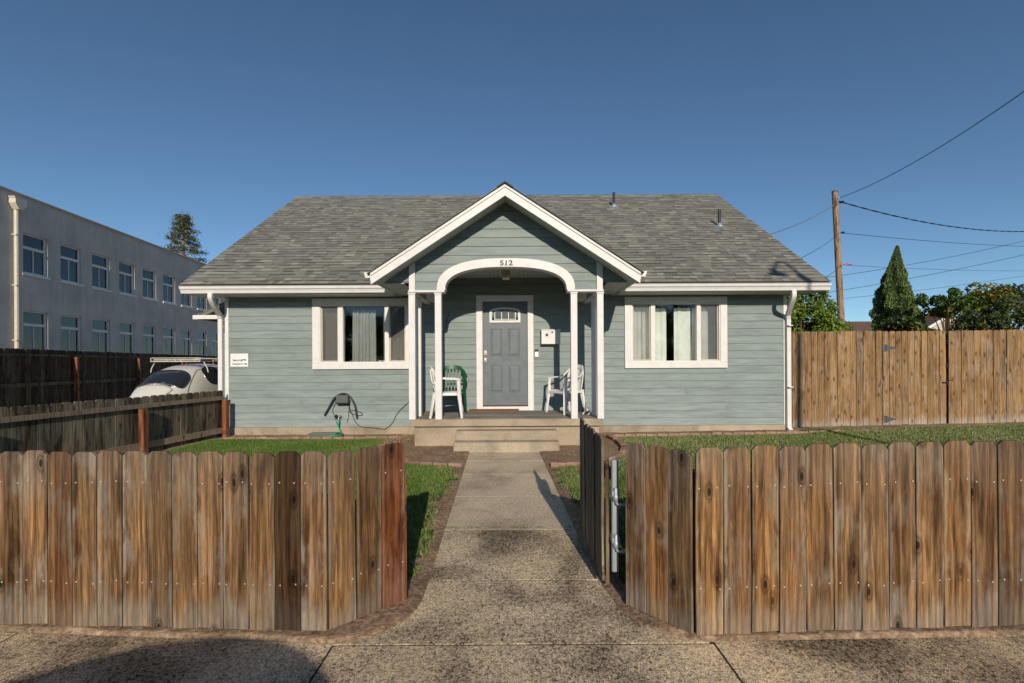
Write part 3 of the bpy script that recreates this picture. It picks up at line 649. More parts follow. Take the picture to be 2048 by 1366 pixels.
def shv(w_, th_, tone, bnd):
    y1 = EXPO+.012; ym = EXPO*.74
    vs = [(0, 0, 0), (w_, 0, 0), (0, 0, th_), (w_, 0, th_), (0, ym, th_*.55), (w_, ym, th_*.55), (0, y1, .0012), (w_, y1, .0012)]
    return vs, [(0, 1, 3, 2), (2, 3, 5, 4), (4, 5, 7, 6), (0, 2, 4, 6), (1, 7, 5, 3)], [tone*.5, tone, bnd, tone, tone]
ROT = Matrix.Rotation(ang, 4, 'X'); sm = {}
stuffm = MB(); rs = random.Random(11); cnt = 0
for c in range(int(SL/EXPO)+1):
    x = RX0 - .02 - rs.uniform(0, .3); s0 = c*EXPO
    y = 8.425 + s0*math.cos(ang); z = ZR(8.44) - .0108 + s0*math.sin(ang) + .002
    while x < RX1+.02:
        wd = rs.choice([.10, .13, .16, .20, .25]); xa = max(x, RX0-.025); xb = min(x+wd, RX1+.025)
        lam = rs.random() < .5
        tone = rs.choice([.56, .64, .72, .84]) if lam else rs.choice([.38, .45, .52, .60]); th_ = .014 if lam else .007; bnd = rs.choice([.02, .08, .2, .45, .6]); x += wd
        if xb-xa < .03: continue
        # hidden under the porch roof: skip
        yc = y+.07
        if yc < 8.44 + (4.20-2.90)/.72 and 4.20-.655*max(abs(xa-XC), abs(xb-XC)) > ZR(yc)+.05: continue
        w_ = xb-xa-.002
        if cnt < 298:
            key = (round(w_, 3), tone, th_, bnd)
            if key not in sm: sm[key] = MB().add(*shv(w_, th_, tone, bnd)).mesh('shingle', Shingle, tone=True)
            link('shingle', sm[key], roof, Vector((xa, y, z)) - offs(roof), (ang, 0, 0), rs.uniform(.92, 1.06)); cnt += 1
        else:
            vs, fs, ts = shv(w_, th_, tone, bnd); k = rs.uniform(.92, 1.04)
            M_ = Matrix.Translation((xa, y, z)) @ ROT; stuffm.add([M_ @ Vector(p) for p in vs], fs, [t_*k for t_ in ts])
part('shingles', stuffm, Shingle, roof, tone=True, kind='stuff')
back = MB().prism([(13.0, ZR(13)+.012), (17.56, ZR(8.44)+.012), (17.56, ZR(8.44)+.002), (13, ZR(13)+.001)], 'x', RX0-.02, RX1+.02, .7); part('rear_shingles', back, Shingle, roof, tone=True, kind='stuff')
x = RX0-.02
while x < RX1-.05:
    m_ = MB().prism([(-.13, -.094), (0, .006), (.13, -.094), (.13, -.104), (0, -.006), (-.13, -.104)], 'x', 0, .31, rs.choice([.35, .5, .62]))
    part('ridge_cap_shingle', m_, Shingle, roof, local=True, tone=True, loc=Vector((x, 13.0, ZR(13)+.016)) - offs(roof), rot=(0, .03, 0)); x += .255
# gutters
def gut(x0, x1, m0, m1):
    prof = [(8.525, 2.855), (8.515, 2.735), (8.46, 2.735), (8.452, 2.765), (8.44, 2.795), (8.418, 2.815), (8.412, 2.85), (8.402, 2.855), (8.402, 2.862), (8.418, 2.862), (8.424, 2.852), (8.515, 2.75+.02)]
    n = len(prof); mb = MB(); vs = [(x0 - (p[0]-8.525)*m0, p[0], p[1]) for p in prof] + [(x1 - (p[0]-8.525)*m1, p[0], p[1]) for p in prof]
    mb.add(vs, [tuple(range(n))[::-1], tuple(range(n, 2*n))] + [(i, (i+1) % n, n+(i+1) % n, n+i) for i in range(n)]); return mb
part('gutter', gut(RX0-.03, XC-2.13, 0, .95), White, house); part('gutter', gut(XC+2.13, RX1+.03, -.95, 0), White, house)
for a_, b_ in ((RX0, XC-2.13), (XC+2.13, RX1)): part('fascia', MB().box(a_, b_, 8.527, 8.55, 2.722, 2.86), White, house)
part('drip_edge', MB().box(RX0-.02, RX1+.02, 8.418, 8.47, 2.868, 2.877), Black, house, color=(2.5, 2.5, 2.5))
# porch roof
AP = 4.235; SP = .655; HW = 2.125
def chev(zo_top, zo_bot, hw, y0, y1, side=None):
    mb = MB()
    for s_ in ((-1, 1) if side is None else (side,)):
        mb.prism([(XC, AP+zo_top), (XC+s_*hw, AP+zo_top-SP*hw), (XC+s_*hw, AP+zo_bot-SP*hw), (XC, AP+zo_bot)], 'y', y0, y1)
    return mb
pr = part('porch_roof', chev(-.002, -.145, HW-.03, 7.215, 10.35), Ceiling, house)
for s_ in (-1, 1):
    part('rake_board', chev(-.052, -.185, HW, 7.172, 7.205, s_), White, house)
    part('rake_trim', chev(-.0005, -.051, HW+.004, 7.155, 7.205, s_), White, house)
    x0, x1 = sorted((XC+s_*HW, XC+s_*(HW+.022))); part('fascia', MB().box(x0, x1, 7.21, 8.50, 2.728, 2.84), White, house)
    x0, x1 = sorted((XC+s_*(HW+.023), XC+s_*(HW+.115)))
    part('gutter', MB().prism([(x0, 2.852), (x1, 2.852), (x1+(-.03 if s_ > 0 else 0), 2.765), (x0+(.03 if s_ < 0 else 0), 2.765)], 'y', 7.19, 8.33), White, house)
    # shingle courses of the porch roof, seen as a dark edge
    ps = MB(); L_ = HW+.05; nr = int(math.hypot(L_, L_*SP)/.143)
    for k in range(nr):
        a = L_*(1-k/nr); b2 = max(0, a - L_/nr - .015)
        for q in range(12):
            ya = 7.12+q*.27; tn = rs.choice([.5, .65, .8, 1.0])
            if ZR(ya+.2) > AP - SP*a + .1 and ya > 8.4: continue
            ps.prism([(XC+s_*a, AP-SP*a+.004), (XC+s_*b2, AP-SP*b2+.002), (XC+s_*b2, AP-SP*b2+.006), (XC+s_*a, AP-SP*a+.014)], 'y', ya, ya+.268, tn)
    part('porch_shingles', ps, Shingle, pr, tone=True, kind='stuff', color=(.75, .75, .75))
part('ridge_cap_shingle', MB().prism([(XC-.13, AP-.065), (XC, AP+.024), (XC+.13, AP-.065), (XC+.13, AP-.08), (XC, AP+.004), (XC-.13, AP-.08)], 'y', 7.11, 10.3, .4), Shingle, pr, tone=True, color=.6)
# gable face with arch
BZ = 2.628; YG = 7.62
def arch(hw, rise, t): # t 0..pi
    c, s_ = math.cos(t), math.sin(t); return (XC + hw*math.copysign(abs(c)**.8, c), BZ + rise*abs(s_)**.8)
inner_c = [arch(1.012, .382, PI*k/36) for k in range(37)]
part('gable_wall', MB().prism([(XC-1.62, 2.60), (XC-1.62, 2.76), (XC-2.07, 2.76), (XC, AP-.147), (XC+2.07, 2.76), (XC+1.62, 2.76), (XC+1.62, 2.60), (XC+1.015, 2.60)] + [(a, b+.004) for a, b in inner_c] + [(XC-1.015, 2.60)], 'y', YG, YG+.07), Siding, house)
def hwid(z): return 1.60 if z < 2.745 else min(2.06, (AP-.149-z)/SP)
def ax(z):
    u = (z-BZ)/.455; return 1.085*max(0, 1-max(0, u)**2.5)**.4 if u < 1 else 0
i = 0
while True:
    z0 = 2.63+i*STEP; z1 = z0+STEP-.0045; i += 1
    if z0 > AP-.19: break
    z1 = min(z1, AP-.16)
    a0, a1 = hwid(z0), hwid(z1)
    if z0 < 2.70: a0 = a1 = 1.60
    if a1 < .0: a1 = 0
    top = BZ+.455
    if z0 < top:
        for s_ in (-1, 1):
            zz = [z0+(min(z1, top)-z0)*k/5 for k in range(6)]
            P = [(XC+s_*a0, z0)] + [(XC+s_*ax(z), z) for z in zz]
            P += ([(XC, z1)] if z1 > top else []) + [(XC+s_*a1, z1)]
            board(0, 0, 0, 0, z0, YG, P if s_ > 0 else P[::-1])
    else: board(0, 0, 0, 0, z0, YG, [(XC-a0, z0), (XC+a0, z0), (XC+a1, z1), (XC-a1, z1)])
oc = [arch(1.150, .525, PI*k/36) for k in range(37)]
part('arch_trim', MB().prism([(a, b) for a, b in oc] + [(a, b) for a, b in inner_c[::-1]], 'y', 7.568, 7.600), White, house)
mb = MB(); n = len(inner_c); vs = [(a, y_, b+dz) for y_, dz in ((7.601, 0), (7.76, 0), (7.76, .003), (7.601, .003)) for a, b in inner_c]
mb.add(vs, [(k*n+i, k*n+i+1, ((k+1) % 4)*n+i+1, ((k+1) % 4)*n+i) for k in range(4) for i in range(n-1)]); part('arch_reveal', mb, White, house)
for s_ in (-1, 1):
    x0, x1 = sorted((XC+s_*1.022, XC+s_*1.625)); part('beam_trim', MB().bbox(x0, x1, 7.560, 7.76, 2.592, 2.625, .003), White, house)
    x0, x1 = sorted((XC+s_*1.515, XC+s_*1.612)); part('corner_board', MB().prism([(x0, 2.627), (x1, 2.627), (x1, AP-.152-SP*abs(x1-XC)), (x0, AP-.152-SP*abs(x0-XC))], 'y', 7.572, 7.600), White, house)
    x0, x1 = sorted((XC+s_*1.50, XC+s_*1.60)); part('side_beam', MB().box(x0, x1, 7.765, 8.98, 2.60, 3.08), Siding, house)
    part('beam_trim', MB().box(x0, x1, 7.765, 8.98, 2.575, 2.597), White, house)
    # front and rear posts
    for c_, y0 in ((1.573-.055, 7.585), (1.135-.055, 7.585), (1.573-.055, 8.06)):
        xa, xb = sorted((XC+s_*c_, XC+s_*(c_+.108)))
        ztop = 2.590 if y0 < 8 else 2.573
        pp = part('porch_post', MB().bbox(xa, xb, y0, y0+.108, .470, ztop, .004), White, house)
        part('post_cap', MB().bbox(xa-.010, xb+.010, y0-.010, y0+.118, ztop-.028, ztop-.001, .003), White, pp)
    # triangular end of the eave inside the porch
    part('eave_return', MB().prism([(XC+s_*1.49, 8.45), (XC+s_*1.29, 8.98), (XC+s_*1.49, 8.98)], 'z', 2.60, 2.73), White, house)
ceilb = MB(); x = XC-1.60
while x < XC+1.58: ceilb.bbox(x+.002, min(x+.078, XC+1.6), 7.70, 8.975, 3.085, 3.10, .004); x += .08
part('beadboard_ceiling', ceilb, Ceiling, house, kind='stuff')
part('ceiling_panel', MB().box(XC-1.6, XC+1.6, 7.69, 8.99, 3.101, 3.12), Ceiling, house)
# porch light
pl = part('porch_light', MB().bbox(-.20, .00, 8.05, 8.25, 3.055, 3.084, .005), White, house)
part('lamp_shade', MB().prism([(-.185, 3.054), (-.015, 3.054), (-.045, 2.93), (-.155, 2.93)], 'y', 8.07, 8.23), flat('frosted_lamp_glass', (.5, .42, .32), .4), pl)
part('lamp_rim', MB().bbox(-.165, -.035, 8.06, 8.24, 2.915, 2.931, .003), White, pl)
# house number
nb = part('house_number_plate', MB().box(XC-.14, XC+.14, 7.567, 7.5685, 3.02, 3.13), White, house)
text('house_number', '512', .118, (XC+.008, 7.565, 3.033), Print, nb, .003, sx=1.25, bold=.0018)
ser = MB()
for dx in (-.022, .022): pass
ser.box(XC-.026, XC+.026, 7.562, 7.566, 3.033, 3.042).box(XC+.055, XC+.06, 7.562, 7.566, 3.085, 3.105); part('number_serif', ser, Print, nb)
# porch floor, steps
part('porch_floor', MB().bbox(-1.71, 1.52, 7.60, YW-.022, .350, .470, .010), ConcStep, house)
part('porch_floor_paint', MB().box(-1.66, 1.47, 7.70, YW-.025, .4705, .4735), ConcFloor, house)
part('porch_base', MB().bbox(-1.65, 1.46, 7.66, YW-.022, -.06, .349, .008), ConcStep, house)
part('step', MB().bbox(-.925, .735, 7.42, 7.655, -.05, .30, .010), ConcStep, house)
part('step', MB().bbox(-.935, .745, 7.18, 7.415, -.05, .155, .012), ConcStep, house)
# vent pipes
for (x, y, h) in ((2.73, 12.1, .40), (4.95, 10.82, .42)):
    vp = part('vent_pipe', MB().tube([(x, y, ZR(y)-.02), (x, y, ZR(y)+h)], .034, 12), Black, house, smooth=False, color=(1.6, 1.5, 1.5))
    part('flashing', MB().lathe([(.11, .00), (.085, .05), (.045, .095), (.036, .12)], (x, y, ZR(y)-.02), 16), Galv, vp, smooth=True)
    m_ = MB().bbox(-.11, .11, -.10, .13, .006, .016, .002); m_.xf(Matrix.Translation((x, y, ZR(y))) @ ROT); part('flashing_plate', m_, Galv, vp)
# downspouts
def downspout(pts, straps):
    d = part('downspout', MB().band(pts, (1, 0, 0), .078, .06), White, house)
    for z in straps: part('pipe_strap', MB().bbox(pts[-1][0]-.041, pts[-1][0]+.041, pts[-1][1]-.032, pts[-1][1]+.032, z, z+.02, .003), White, d)
def bez(pts, n=24):   # Catmull-Rom through points
    P = [Vector(p) for p in pts]; P = [P[0]*2-P[1]] + P + [P[-1]*2-P[-2]]; out = []
    for i in range(1, len(P)-2):
        for k in range(n):
            t_ = k/n; a, b, c, d = P[i-1], P[i], P[i+1], P[i+2]
            out.append(.5*((2*b)+(c-a)*t_+(2*a-5*b+4*c-d)*t_*t_+(3*b-a-3*c+d)*t_**3))
    return out + [P[-2]]
downspout(bez([(-5.60, 8.47, 2.735), (-5.60, 8.47, 2.64), (-5.64, 8.62, 2.52), (-5.715, 8.90, 2.38)], 6) + [(-5.725, 8.95, 2.30), (-5.725, 8.95, .12)], (2.2, .9))
downspout(bez([(5.245, 8.47, 2.735), (5.245, 8.47, 2.62), (5.30, 8.64, 2.48), (5.40, 8.90, 2.32)], 6) + [(5.425, 8.935, 2.24), (5.425, 8.935, .13), (5.43, 8.88, .06)], (2.1, .9))

# ---- windows
def window(o, i, glz, label, ms):
    X0, X1, Zb, Zt = o; w_ = part('window', MB().bbox(X0, X0+.135, YW-.045, YW-.001, Zb+.115, Zt-.125, .003).bbox(X1-.135, X1, YW-.045, YW-.001, Zb+.115, Zt-.125, .003)
              .bbox(X0, X1, YW-.048, YW-.001, Zt-.124, Zt, .003).bbox(X0, X1, YW-.050, YW-.001, Zb, Zb+.114, .003), White, house, label=label)
    a, b, c, d = i
    fr_ = MB().bbox(a, a+.03, YW-.03, YW+.07, c, d, .002).bbox(b-.03, b, YW-.03, YW+.07, c, d, .002).bbox(a+.03, b-.03, YW-.03, YW+.07, d-.028, d, .002).bbox(a+.03, b-.03, YW-.03, YW+.07, c, c+.03, .002)
    for m0, m1 in ms: fr_.bbox(m0, m1, YW-.022, YW+.07, c+.03, d-.028, .002)
    part('sash_frame', fr_, White, w_)
    cells = [(a+.03, ms[0][0]), (ms[0][1], ms[1][0]), (ms[1][1], b-.03)]
    for k, (p, q) in enumerate(cells):
        part('pane', MB().box(p, q, YW+.045, YW+.049, c+.03, d-.028), Glass, w_)
        if k != 1:
            part('insect_screen', MB().box(p+.02, q-.02, YW+.010, YW+.0115, c+.05, d-.048), Screen, w_)
            part('screen_frame', MB().bbox(p, p+.024, YW+.004, YW+.02, c+.031, d-.03, .002).bbox(q-.022, q, YW+.004, YW+.02, c+.031, d-.03, .002).bbox(p+.024, q-.022, YW+.004, YW+.02, c+.031, c+.055, .002).bbox(p+.024, q-.022, YW+.004, YW+.02, d-.052, d-.03, .002), Almond, w_)
            part('crank', MB().bbox(p+.004, p+.016, YW-.004, YW+.004, c+.12, c+.16, .002), Almond, w_)
window(WL, inn[0], Glass, 'window with dark interior and bunched grey curtain', [(-3.43, -3.335), (-2.51, -2.42)])
window(WR, inn[1], Glass, 'window with closed cream curtains and a dark gap', [(2.745, 2.83), (3.65, 3.725)])
def curtain(name, label, x0, x1, z0, z1, y, mat, amp=.022, per=.075, flare=0.0, col=1.0):
    mb = MB(); n = max(12, int((x1-x0)/.006)); r = random.Random(int(x0*100)); ph = r.uniform(0, 6); cols = []
    for k in range(n+1):
        u = k/n; x = x0+(x1-x0)*u; off = amp*math.sin(x/per*2*PI+ph+.8*math.sin(x*17)) + amp*.4*math.sin(x*31+ph)
        cols.append((x, y+off, u))
    rows = 7; vs = []
    for j in range(rows):
        t_ = j/(rows-1); z = z0+(z1-z0)*t_
        for x, yy, u in cols:
            k = 1+flare*(1-t_); zz = z + (.006*math.sin(x*60) if j == rows-1 else 0); vs.append(((x-(x0+x1)/2)*k+(x0+x1)/2, y+(yy-y)*(.8+.4*(1-t_)), zz))
    m = len(cols); mb.add(vs, [(j*m+i, j*m+i+1, (j+1)*m+i+1, (j+1)*m+i) for j in range(rows-1) for i in range(m-1)])
    o = part(name, mb, mat, None, smooth=True, color=col); tag(o, label, 'curtain', 'curtains inside the front windows'); return o
yc = YW+.19
curtain('curtain', 'bunched grey curtain hanging in the middle pane of the left window', -3.215, -2.735, 1.30, 2.50, yc, CurtG, .03, .075, .04)
curtain('curtain', 'dim brown curtain behind the screen in the leftmost pane of the left window', -3.78, -3.36, 1.30, 2.47, yc, CurtB, .015, .12)
curtain('curtain', 'narrow brown curtain at the right edge of the left window', -2.60, -2.09, 1.30, 2.50, yc, CurtB, .012, .09)
curtain('curtain', 'cream curtain in the leftmost pane of the right window', 2.36, 2.62, 1.30, 2.50, yc, CurtW, .018, .11)
curtain('curtain', 'cream curtain left of the dark gap in the right window', 2.64, 3.125, 1.30, 2.50, yc+.02, CurtW, .012, .17)
curtain('curtain', 'cream curtain right of the dark gap in the right window', 3.275, 3.60, 1.30, 2.50, yc, CurtW, .012, .2)
curtain('curtain', 'cream curtain in the rightmost pane of the right window', 3.63, 3.97, 1.30, 2.50, yc+.01, CurtW, .02, .13, .06)
# small things standing inside on the sill of the left window
o = part('sill_box', MB().bbox(-2.665, -2.53, YW+.085, YW+.14, 1.425, 1.475, .004), flat('pale_packaging', (.6, .52, .45), .6), None); tag(o, 'small pale box lying on the sill inside the left window', 'box')
part('box_label', MB().box(-2.62, -2.565, YW+.083, YW+.0848, 1.44, 1.465), Print, o)

# ---- door
dr = part('door_frame', MB().bbox(-.70, -.578, YW-.045, YW+.04, .4745, 2.625, .003).bbox(.312, .425, YW-.045, YW+.04, .4745, 2.625, .003).bbox(-.70, .425, YW-.048, YW+.04, 2.626, 2.745, .003).bbox(-.577, .311, YW-.042, YW+.03, .4745, .555, .003), White, house)
part('threshold', MB().bbox(-.577, .311, YW-.046, YW+.05, .556, .572, .002), MatB, dr, color=(.6, .5, .5))
YD = YW+.018; x0, x1, z0, z1 = -.572, .306, .575, 2.622
door = part('door', MB().box(x0, x1, YD, YD+.045, z0, z1), DoorP, house)
def dpanel(a, b, c, d):
    mb = MB(); f = .0
    for k, (i0, i1, ya, yb) in enumerate(((0, .012, -.009, -.001), (.012, .028, -.001, .0))): pass
    e = .016
    mb.bbox(a, b, YD-.010, YD+.001, d-e, d, .004).bbox(a, b, YD-.010, YD+.001, c, c+e, .004).bbox(a, a+e, YD-.010, YD+.001, c+e, d-e, .004).bbox(b-e, b, YD-.010, YD+.001, c+e, d-e, .004)
    q = .045; mb.add([(a+e+.004, YD-.001, c+e+.004), (b-e-.004, YD-.001, c+e+.004), (b-e-.004, YD-.001, d-e-.004), (a+e+.004, YD-.001, d-e-.004), (a+q, YD-.010, c+q), (b-q, YD-.010, c+q), (b-q, YD-.010, d-q), (a+q, YD-.010, d-q)],
      [(4, 5, 6, 7), (0, 1, 5, 4), (1, 2, 6, 5), (2, 3, 7, 6), (3, 0, 4, 7)]); part('door_panel', mb, DoorP, door)
for a, b, c, d in ((-.425, -.19, 1.555, 2.095), (-.075, .16, 1.555, 2.095), (-.415, -.185, .835, 1.365), (-.065, .165, .835, 1.365)): dpanel(a, b, c, d)
zt = 2.37
ol = [(-.44, 2.21), (.17, 2.21), (.17, 2.435)] + [(-.135+.305*math.cos(t_)*1.0, 2.435+.075*math.sin(t_)) for t_ in [PI*k/14 for k in range(1, 14)]] + [(-.44, 2.435)]
il = [(-.395, 2.255), (.125, 2.255), (.125, 2.415)] + [(-.135+.26*math.cos(t_), 2.415+.060*math.sin(t_)) for t_ in [PI*k/14 for k in range(1, 14)]] + [(-.395, 2.415)]
mb = MB(); n = len(ol)
for ya, yb in ((YD-.022, YD-.001),):
    vs = [(a, ya, b) for a, b in ol] + [(a, ya, b) for a, b in il] + [(a, yb, b) for a, b in ol] + [(a, yb, b) for a, b in il]
    fs = []
    for i in range(n):
        j = (i+1) % n; fs += [(i, j, n+j, n+i), (i, 2*n+i, 2*n+j, j), (n+i, n+j, 3*n+j, 3*n+i)]
    mb.add(vs, fs)
part('fanlight_frame', mb, White, door)
part('fanlight_pane', MB().prism(il, 'y', YD-.006, YD-.002), Art, door)
for k in range(3):
    a = -.325+k*.135
    part('fanlight_pane', MB().bbox(a, a+.11, YD-.011, YD-.0065, 2.285, 2.415, .003), flat('clear_grey_glass', (.09, .10, .10), .08, .8), door)
cm = MB()
for a in (-.345, -.21, -.075, .060): cm.bbox(a-.0, a+.018, YD-.015, YD-.0065, 2.262, 2.425, .002)
cm.bbox(-.345, .078, YD-.016, YD-.0065, 2.268, 2.284, .002).bbox(-.33, .06, YD-.014, YD-.0065, 2.417, 2.425, .002)
for k in range(5): a = -.135+.2*math.cos(PI*(k+.5)/5); cm.tube([(a*.75-.035, YD-.01, 2.425), (a, YD-.01, 2.455)], .004, 5)
part('leading', cm, flat('pale_came', (.45, .42, .36), .4, .5, .3), door)
hx = -.525
hd = part('handle', MB().bbox(hx-.026, hx+.026, YD-.014, YD-.001, 1.425, 1.52, .005).bbox(hx-.018, hx+.022, YD-.014, YD-.001, 1.235, 1.29, .005)
          .tube(bez([(hx, YD-.012, 1.455), (hx+.003, YD-.05, 1.445), (hx+.005, YD-.056, 1.36), (hx+.003, YD-.05, 1.265), (hx, YD-.012, 1.262)], 6), .009, 8).tube([(hx, YD-.012, 1.485), (hx, YD-.04, 1.49)], .008, 8), Nickel, door)
part('deadbolt', MB().bbox(hx-.034, hx+.034, YD-.012, YD-.001, 1.57, 1.665, .006).add(*(lambda m_: (m_.v, m_.f))(MB().tube([(hx, YD-.012, 1.617), (hx, YD-.028, 1.617)], .022, 14))), Nickel, door)

# ---- left side wing of the house (low roof beyond the corner)
wx0, wx1, wy0, wy1 = -6.42, -5.652, 10.0, 13.0
part('side_wing_wall', MB().box(wx0, wx1, wy0, wy1, -.05, 2.40), Siding, house)
part('side_wing_roof', MB().prism([(wx0-.30, 2.47), (wx1, 2.98), (wx1, 2.88), (wx0-.30, 2.40)], 'y', wy0-.25, wy1+.2), Shingle, house, tone=True)
ws = MB(); r2 = random.Random(5)
for k in range(7):
    u0 = k/7; 
    for q in range(11):
        ya = wy0-.27+q*.32; xa = wx0-.32+(wx1-wx0+.3)*u0; xb = wx0-.32+(wx1-wx0+.3)*(u0+.16); f = lambda x_: 2.472+(x_-(wx0-.3))*.4766
        ws.prism([(xa, f(xa)), (xb, f(xb)), (xb, f(xb)+.003), (xa, f(xa)+.014)], 'y', ya, ya+.318, r2.choice([.5, .65, .8, 1]))
part('side_wing_shingles', ws, Shingle, house, tone=True, kind='stuff')
part('side_wing_gutter', MB().box(wx0-.40, wx0-.302, wy0-.27, wy1+.2, 2.38, 2.47).box(wx0-.40, wx1, wy0-.275, wy0-.253, 2.385, 2.47), White, house)

# ------------------------------------------------------------------ things on the house wall and porch
sg = thing('security_sign', 'white security camera notice sign on the green wall by the left downspout', 'sign', (-5.375, YW-.022, 1.49))
part('panel', MB().bbox(-5.55, -5.20, YW-.030, YW-.020, 1.365, 1.625, .003), White, sg, color=(1.1, 1.12, 1.12))
text('lettering', 'Security', .058, (-5.505, YW-.031, 1.475), Print, sg, .0008, align='LEFT', bold=.0012)
text('lettering', 'Cameras in Use', .054, (-5.515, YW-.031, 1.405), Print, sg, .0008, sx=.86, align='LEFT', bold=.0012)
part('camera_symbol', MB().prism([(-5.325, 1.505), (-5.30, 1.515), (-5.295, 1.495), (-5.32, 1.48), (-5.335, 1.49)], 'y', YW-.0325, YW-.0305).prism([(-5.285, 1.515), (-5.235, 1.505), (-5.24, 1.485), (-5.275, 1.487), (-5.29, 1.50)], 'y', YW-.0325, YW-.0305), Print, sg)
bx = thing('mailbox', 'white wall mounted mailbox right of the front door', 'mailbox', (.76, YW-.02, 1.77))
part('body', MB().bbox(.575, .945, YW-.15, YW-.020, 1.775, 2.045, .006), White, bx)
part('lid', MB().bbox(.568, .952, YW-.158, YW-.020, 2.046, 2.062, .004), White, bx)
part('window_slot', MB().box(.655, .705, YW-.152, YW-.1502, 1.925, 1.98), Black, bx, color=(3, 3, 3))
part('lock', MB().tube([(.785, YW-.151, 2.005), (.785, YW-.158, 2.005)], .018, 12), Black, bx)
db = thing('doorbell', 'small white video doorbell with black top beside the door frame', 'doorbell', (.485, YW-.02, 1.53))
part('body', MB().bbox(.450, .522, YW-.05, YW-.02, 1.525, 1.63, .006), White, db, color=(1.2, 1.2, 1.25)); part('camera_head', MB().bbox(.450, .522, YW-.05, YW-.02, 1.631, 1.675, .006), Black, db)
hb = thing('hose_hanger', 'grey green box hanger on the wall with a short black hose draped over it', 'hose hanger', (-3.32, YW-.02, .7))
part('box', MB().bbox(-3.44, -3.205, YW-.13, YW-.020, .64, .80, .012), BoxG, hb); part('lip', MB().bbox(-3.43, -3.20, YW-.145, YW-.131, .63, .655, .005), Black, hb)
part('hose_piece', MB().tube(bez([(-3.69, YW-.06, .40), (-3.60, YW-.07, .55), (-3.48, YW-.08, .745), (-3.33, YW-.08, .825), (-3.20, YW-.08, .785), (-3.09, YW-.07, .60), (-3.05, YW-.06, .34)], 10), .018, 8), Black, hb, smooth=True, color=(2, 1.8, 1.8))
def cable(name, label, pts, r, mat, group=None, cat='cable', n=6, k=8):
    o = part(name, MB().tube(bez(pts, k), r, n), mat, None, smooth=True); tag(o, label, cat, group); return o
yy = YW-.03
cable('cable', 'thin black cable hanging left of the hose hanger down to the plastic lid', [(-3.46, yy, .72), (-3.50, yy, .60), (-3.54, yy, .50), (-3.50, yy, .36), (-3.44, yy, .20), (-3.40, yy, .10)], .0045, CableB)
cable('cable', 'thin black cable end dangling straight below the hose hanger', [(-3.215, yy, .66), (-3.22, yy, .50), (-3.235, yy, .34), (-3.26, yy, .25)], .0045, CableB)
cable('cable', 'looped black cable running from the hose hanger along the wall to the porch post', [(-3.19, yy, .70), (-3.20, yy, .52), (-3.05, yy, .48), (-2.95, yy, .42), (-3.02, yy, .39), (-3.18, yy, .44), (-3.20, yy, .50), (-3.15, yy, .40), (-3.08, yy, .25), (-2.98, yy, .17), (-2.80, yy-.01, .155), (-2.60, YW-.05, .13), (-2.48, YW-.05, .135), (-2.36, yy, .25), (-2.27, yy, .42), (-2.15, yy, .55), (-2.02, yy, .68), (-1.965, yy, .85), (-1.93, yy, 1.15)], .006, CableB)
cable('cable', 'thin black cable running down the porch wall behind the white chair', [(-1.22, yy, 2.45), (-1.36, yy, 1.95), (-1.38, yy, 1.5), (-1.44, yy, 1.15), (-1.47, yy, 1.0)], .004, CableB)
tp_ = thing('garden_tap', 'brass wall tap with a green hose coming down from it', 'tap', (-3.38, YW-.02, .36))
part('spout', MB().tube([(-3.40, YW-.02, .37), (-3.40, YW-.09, .37), (-3.395, YW-.11, .31)], .014, 8), Nickel, tp_); part('wheel', MB().tube([(-3.435, YW-.10, .385), (-3.445, YW-.115, .385)], .035, 12), Black, tp_); part('connector', MB().bbox(-3.395, -3.355, YW-.12, YW-.08, .37, .41, .005), Nickel, tp_, color=(1.2, 1.2, 1.2))
cable('garden_hose', 'bright green garden hose dropping from the tap to the brick edging', [(-3.39, YW-.11, .30), (-3.395, YW-.12, .18), (-3.35, YW-.14, .10), (-3.29, YW-.22, .06), (-3.25, YW-.40, .06), (-3.32, YW-.50, .07), (-3.42, YW-.52, .065)], .014, HoseG, cat='hose', n=8)
ld = thing('utility_tray', 'flat grey green plastic utility tray on the soil below the tap', 'tray', (-3.6, 8.72, .02))
part('tray', MB().bbox(-3.90, -3.33, 8.60, 8.86, .0, .075, .015), flat('grey_tray', (.13, .13, .125), .5), ld); part('cover', MB().bbox(-3.88, -3.35, 8.62, 8.85, .076, .092, .01), flat('green_tray', (.16, .22, .17), .5), ld)
o = part('doormat', MB().bbox(-.93, .93, 8.02, 8.80, .474, .484, .003), MatG, None); tag(o, 'wide grey ribbed rubber mat on the porch floor before the door', 'mat')
rb = MB(); x = -.90
while x < .91: rb.box(x, x+.018, 8.05, 8.77, .4842, .492); x += .034
part('rib', rb, flat('mat_rib_rubber', (.30, .275, .24), .9), o, kind='stuff')
o = part('doormat', MB().bbox(-.83, .13, 8.56, 8.93, .493, .512, .005), MatB, None); tag(o, 'brown coir doormat right at the front door threshold', 'mat')
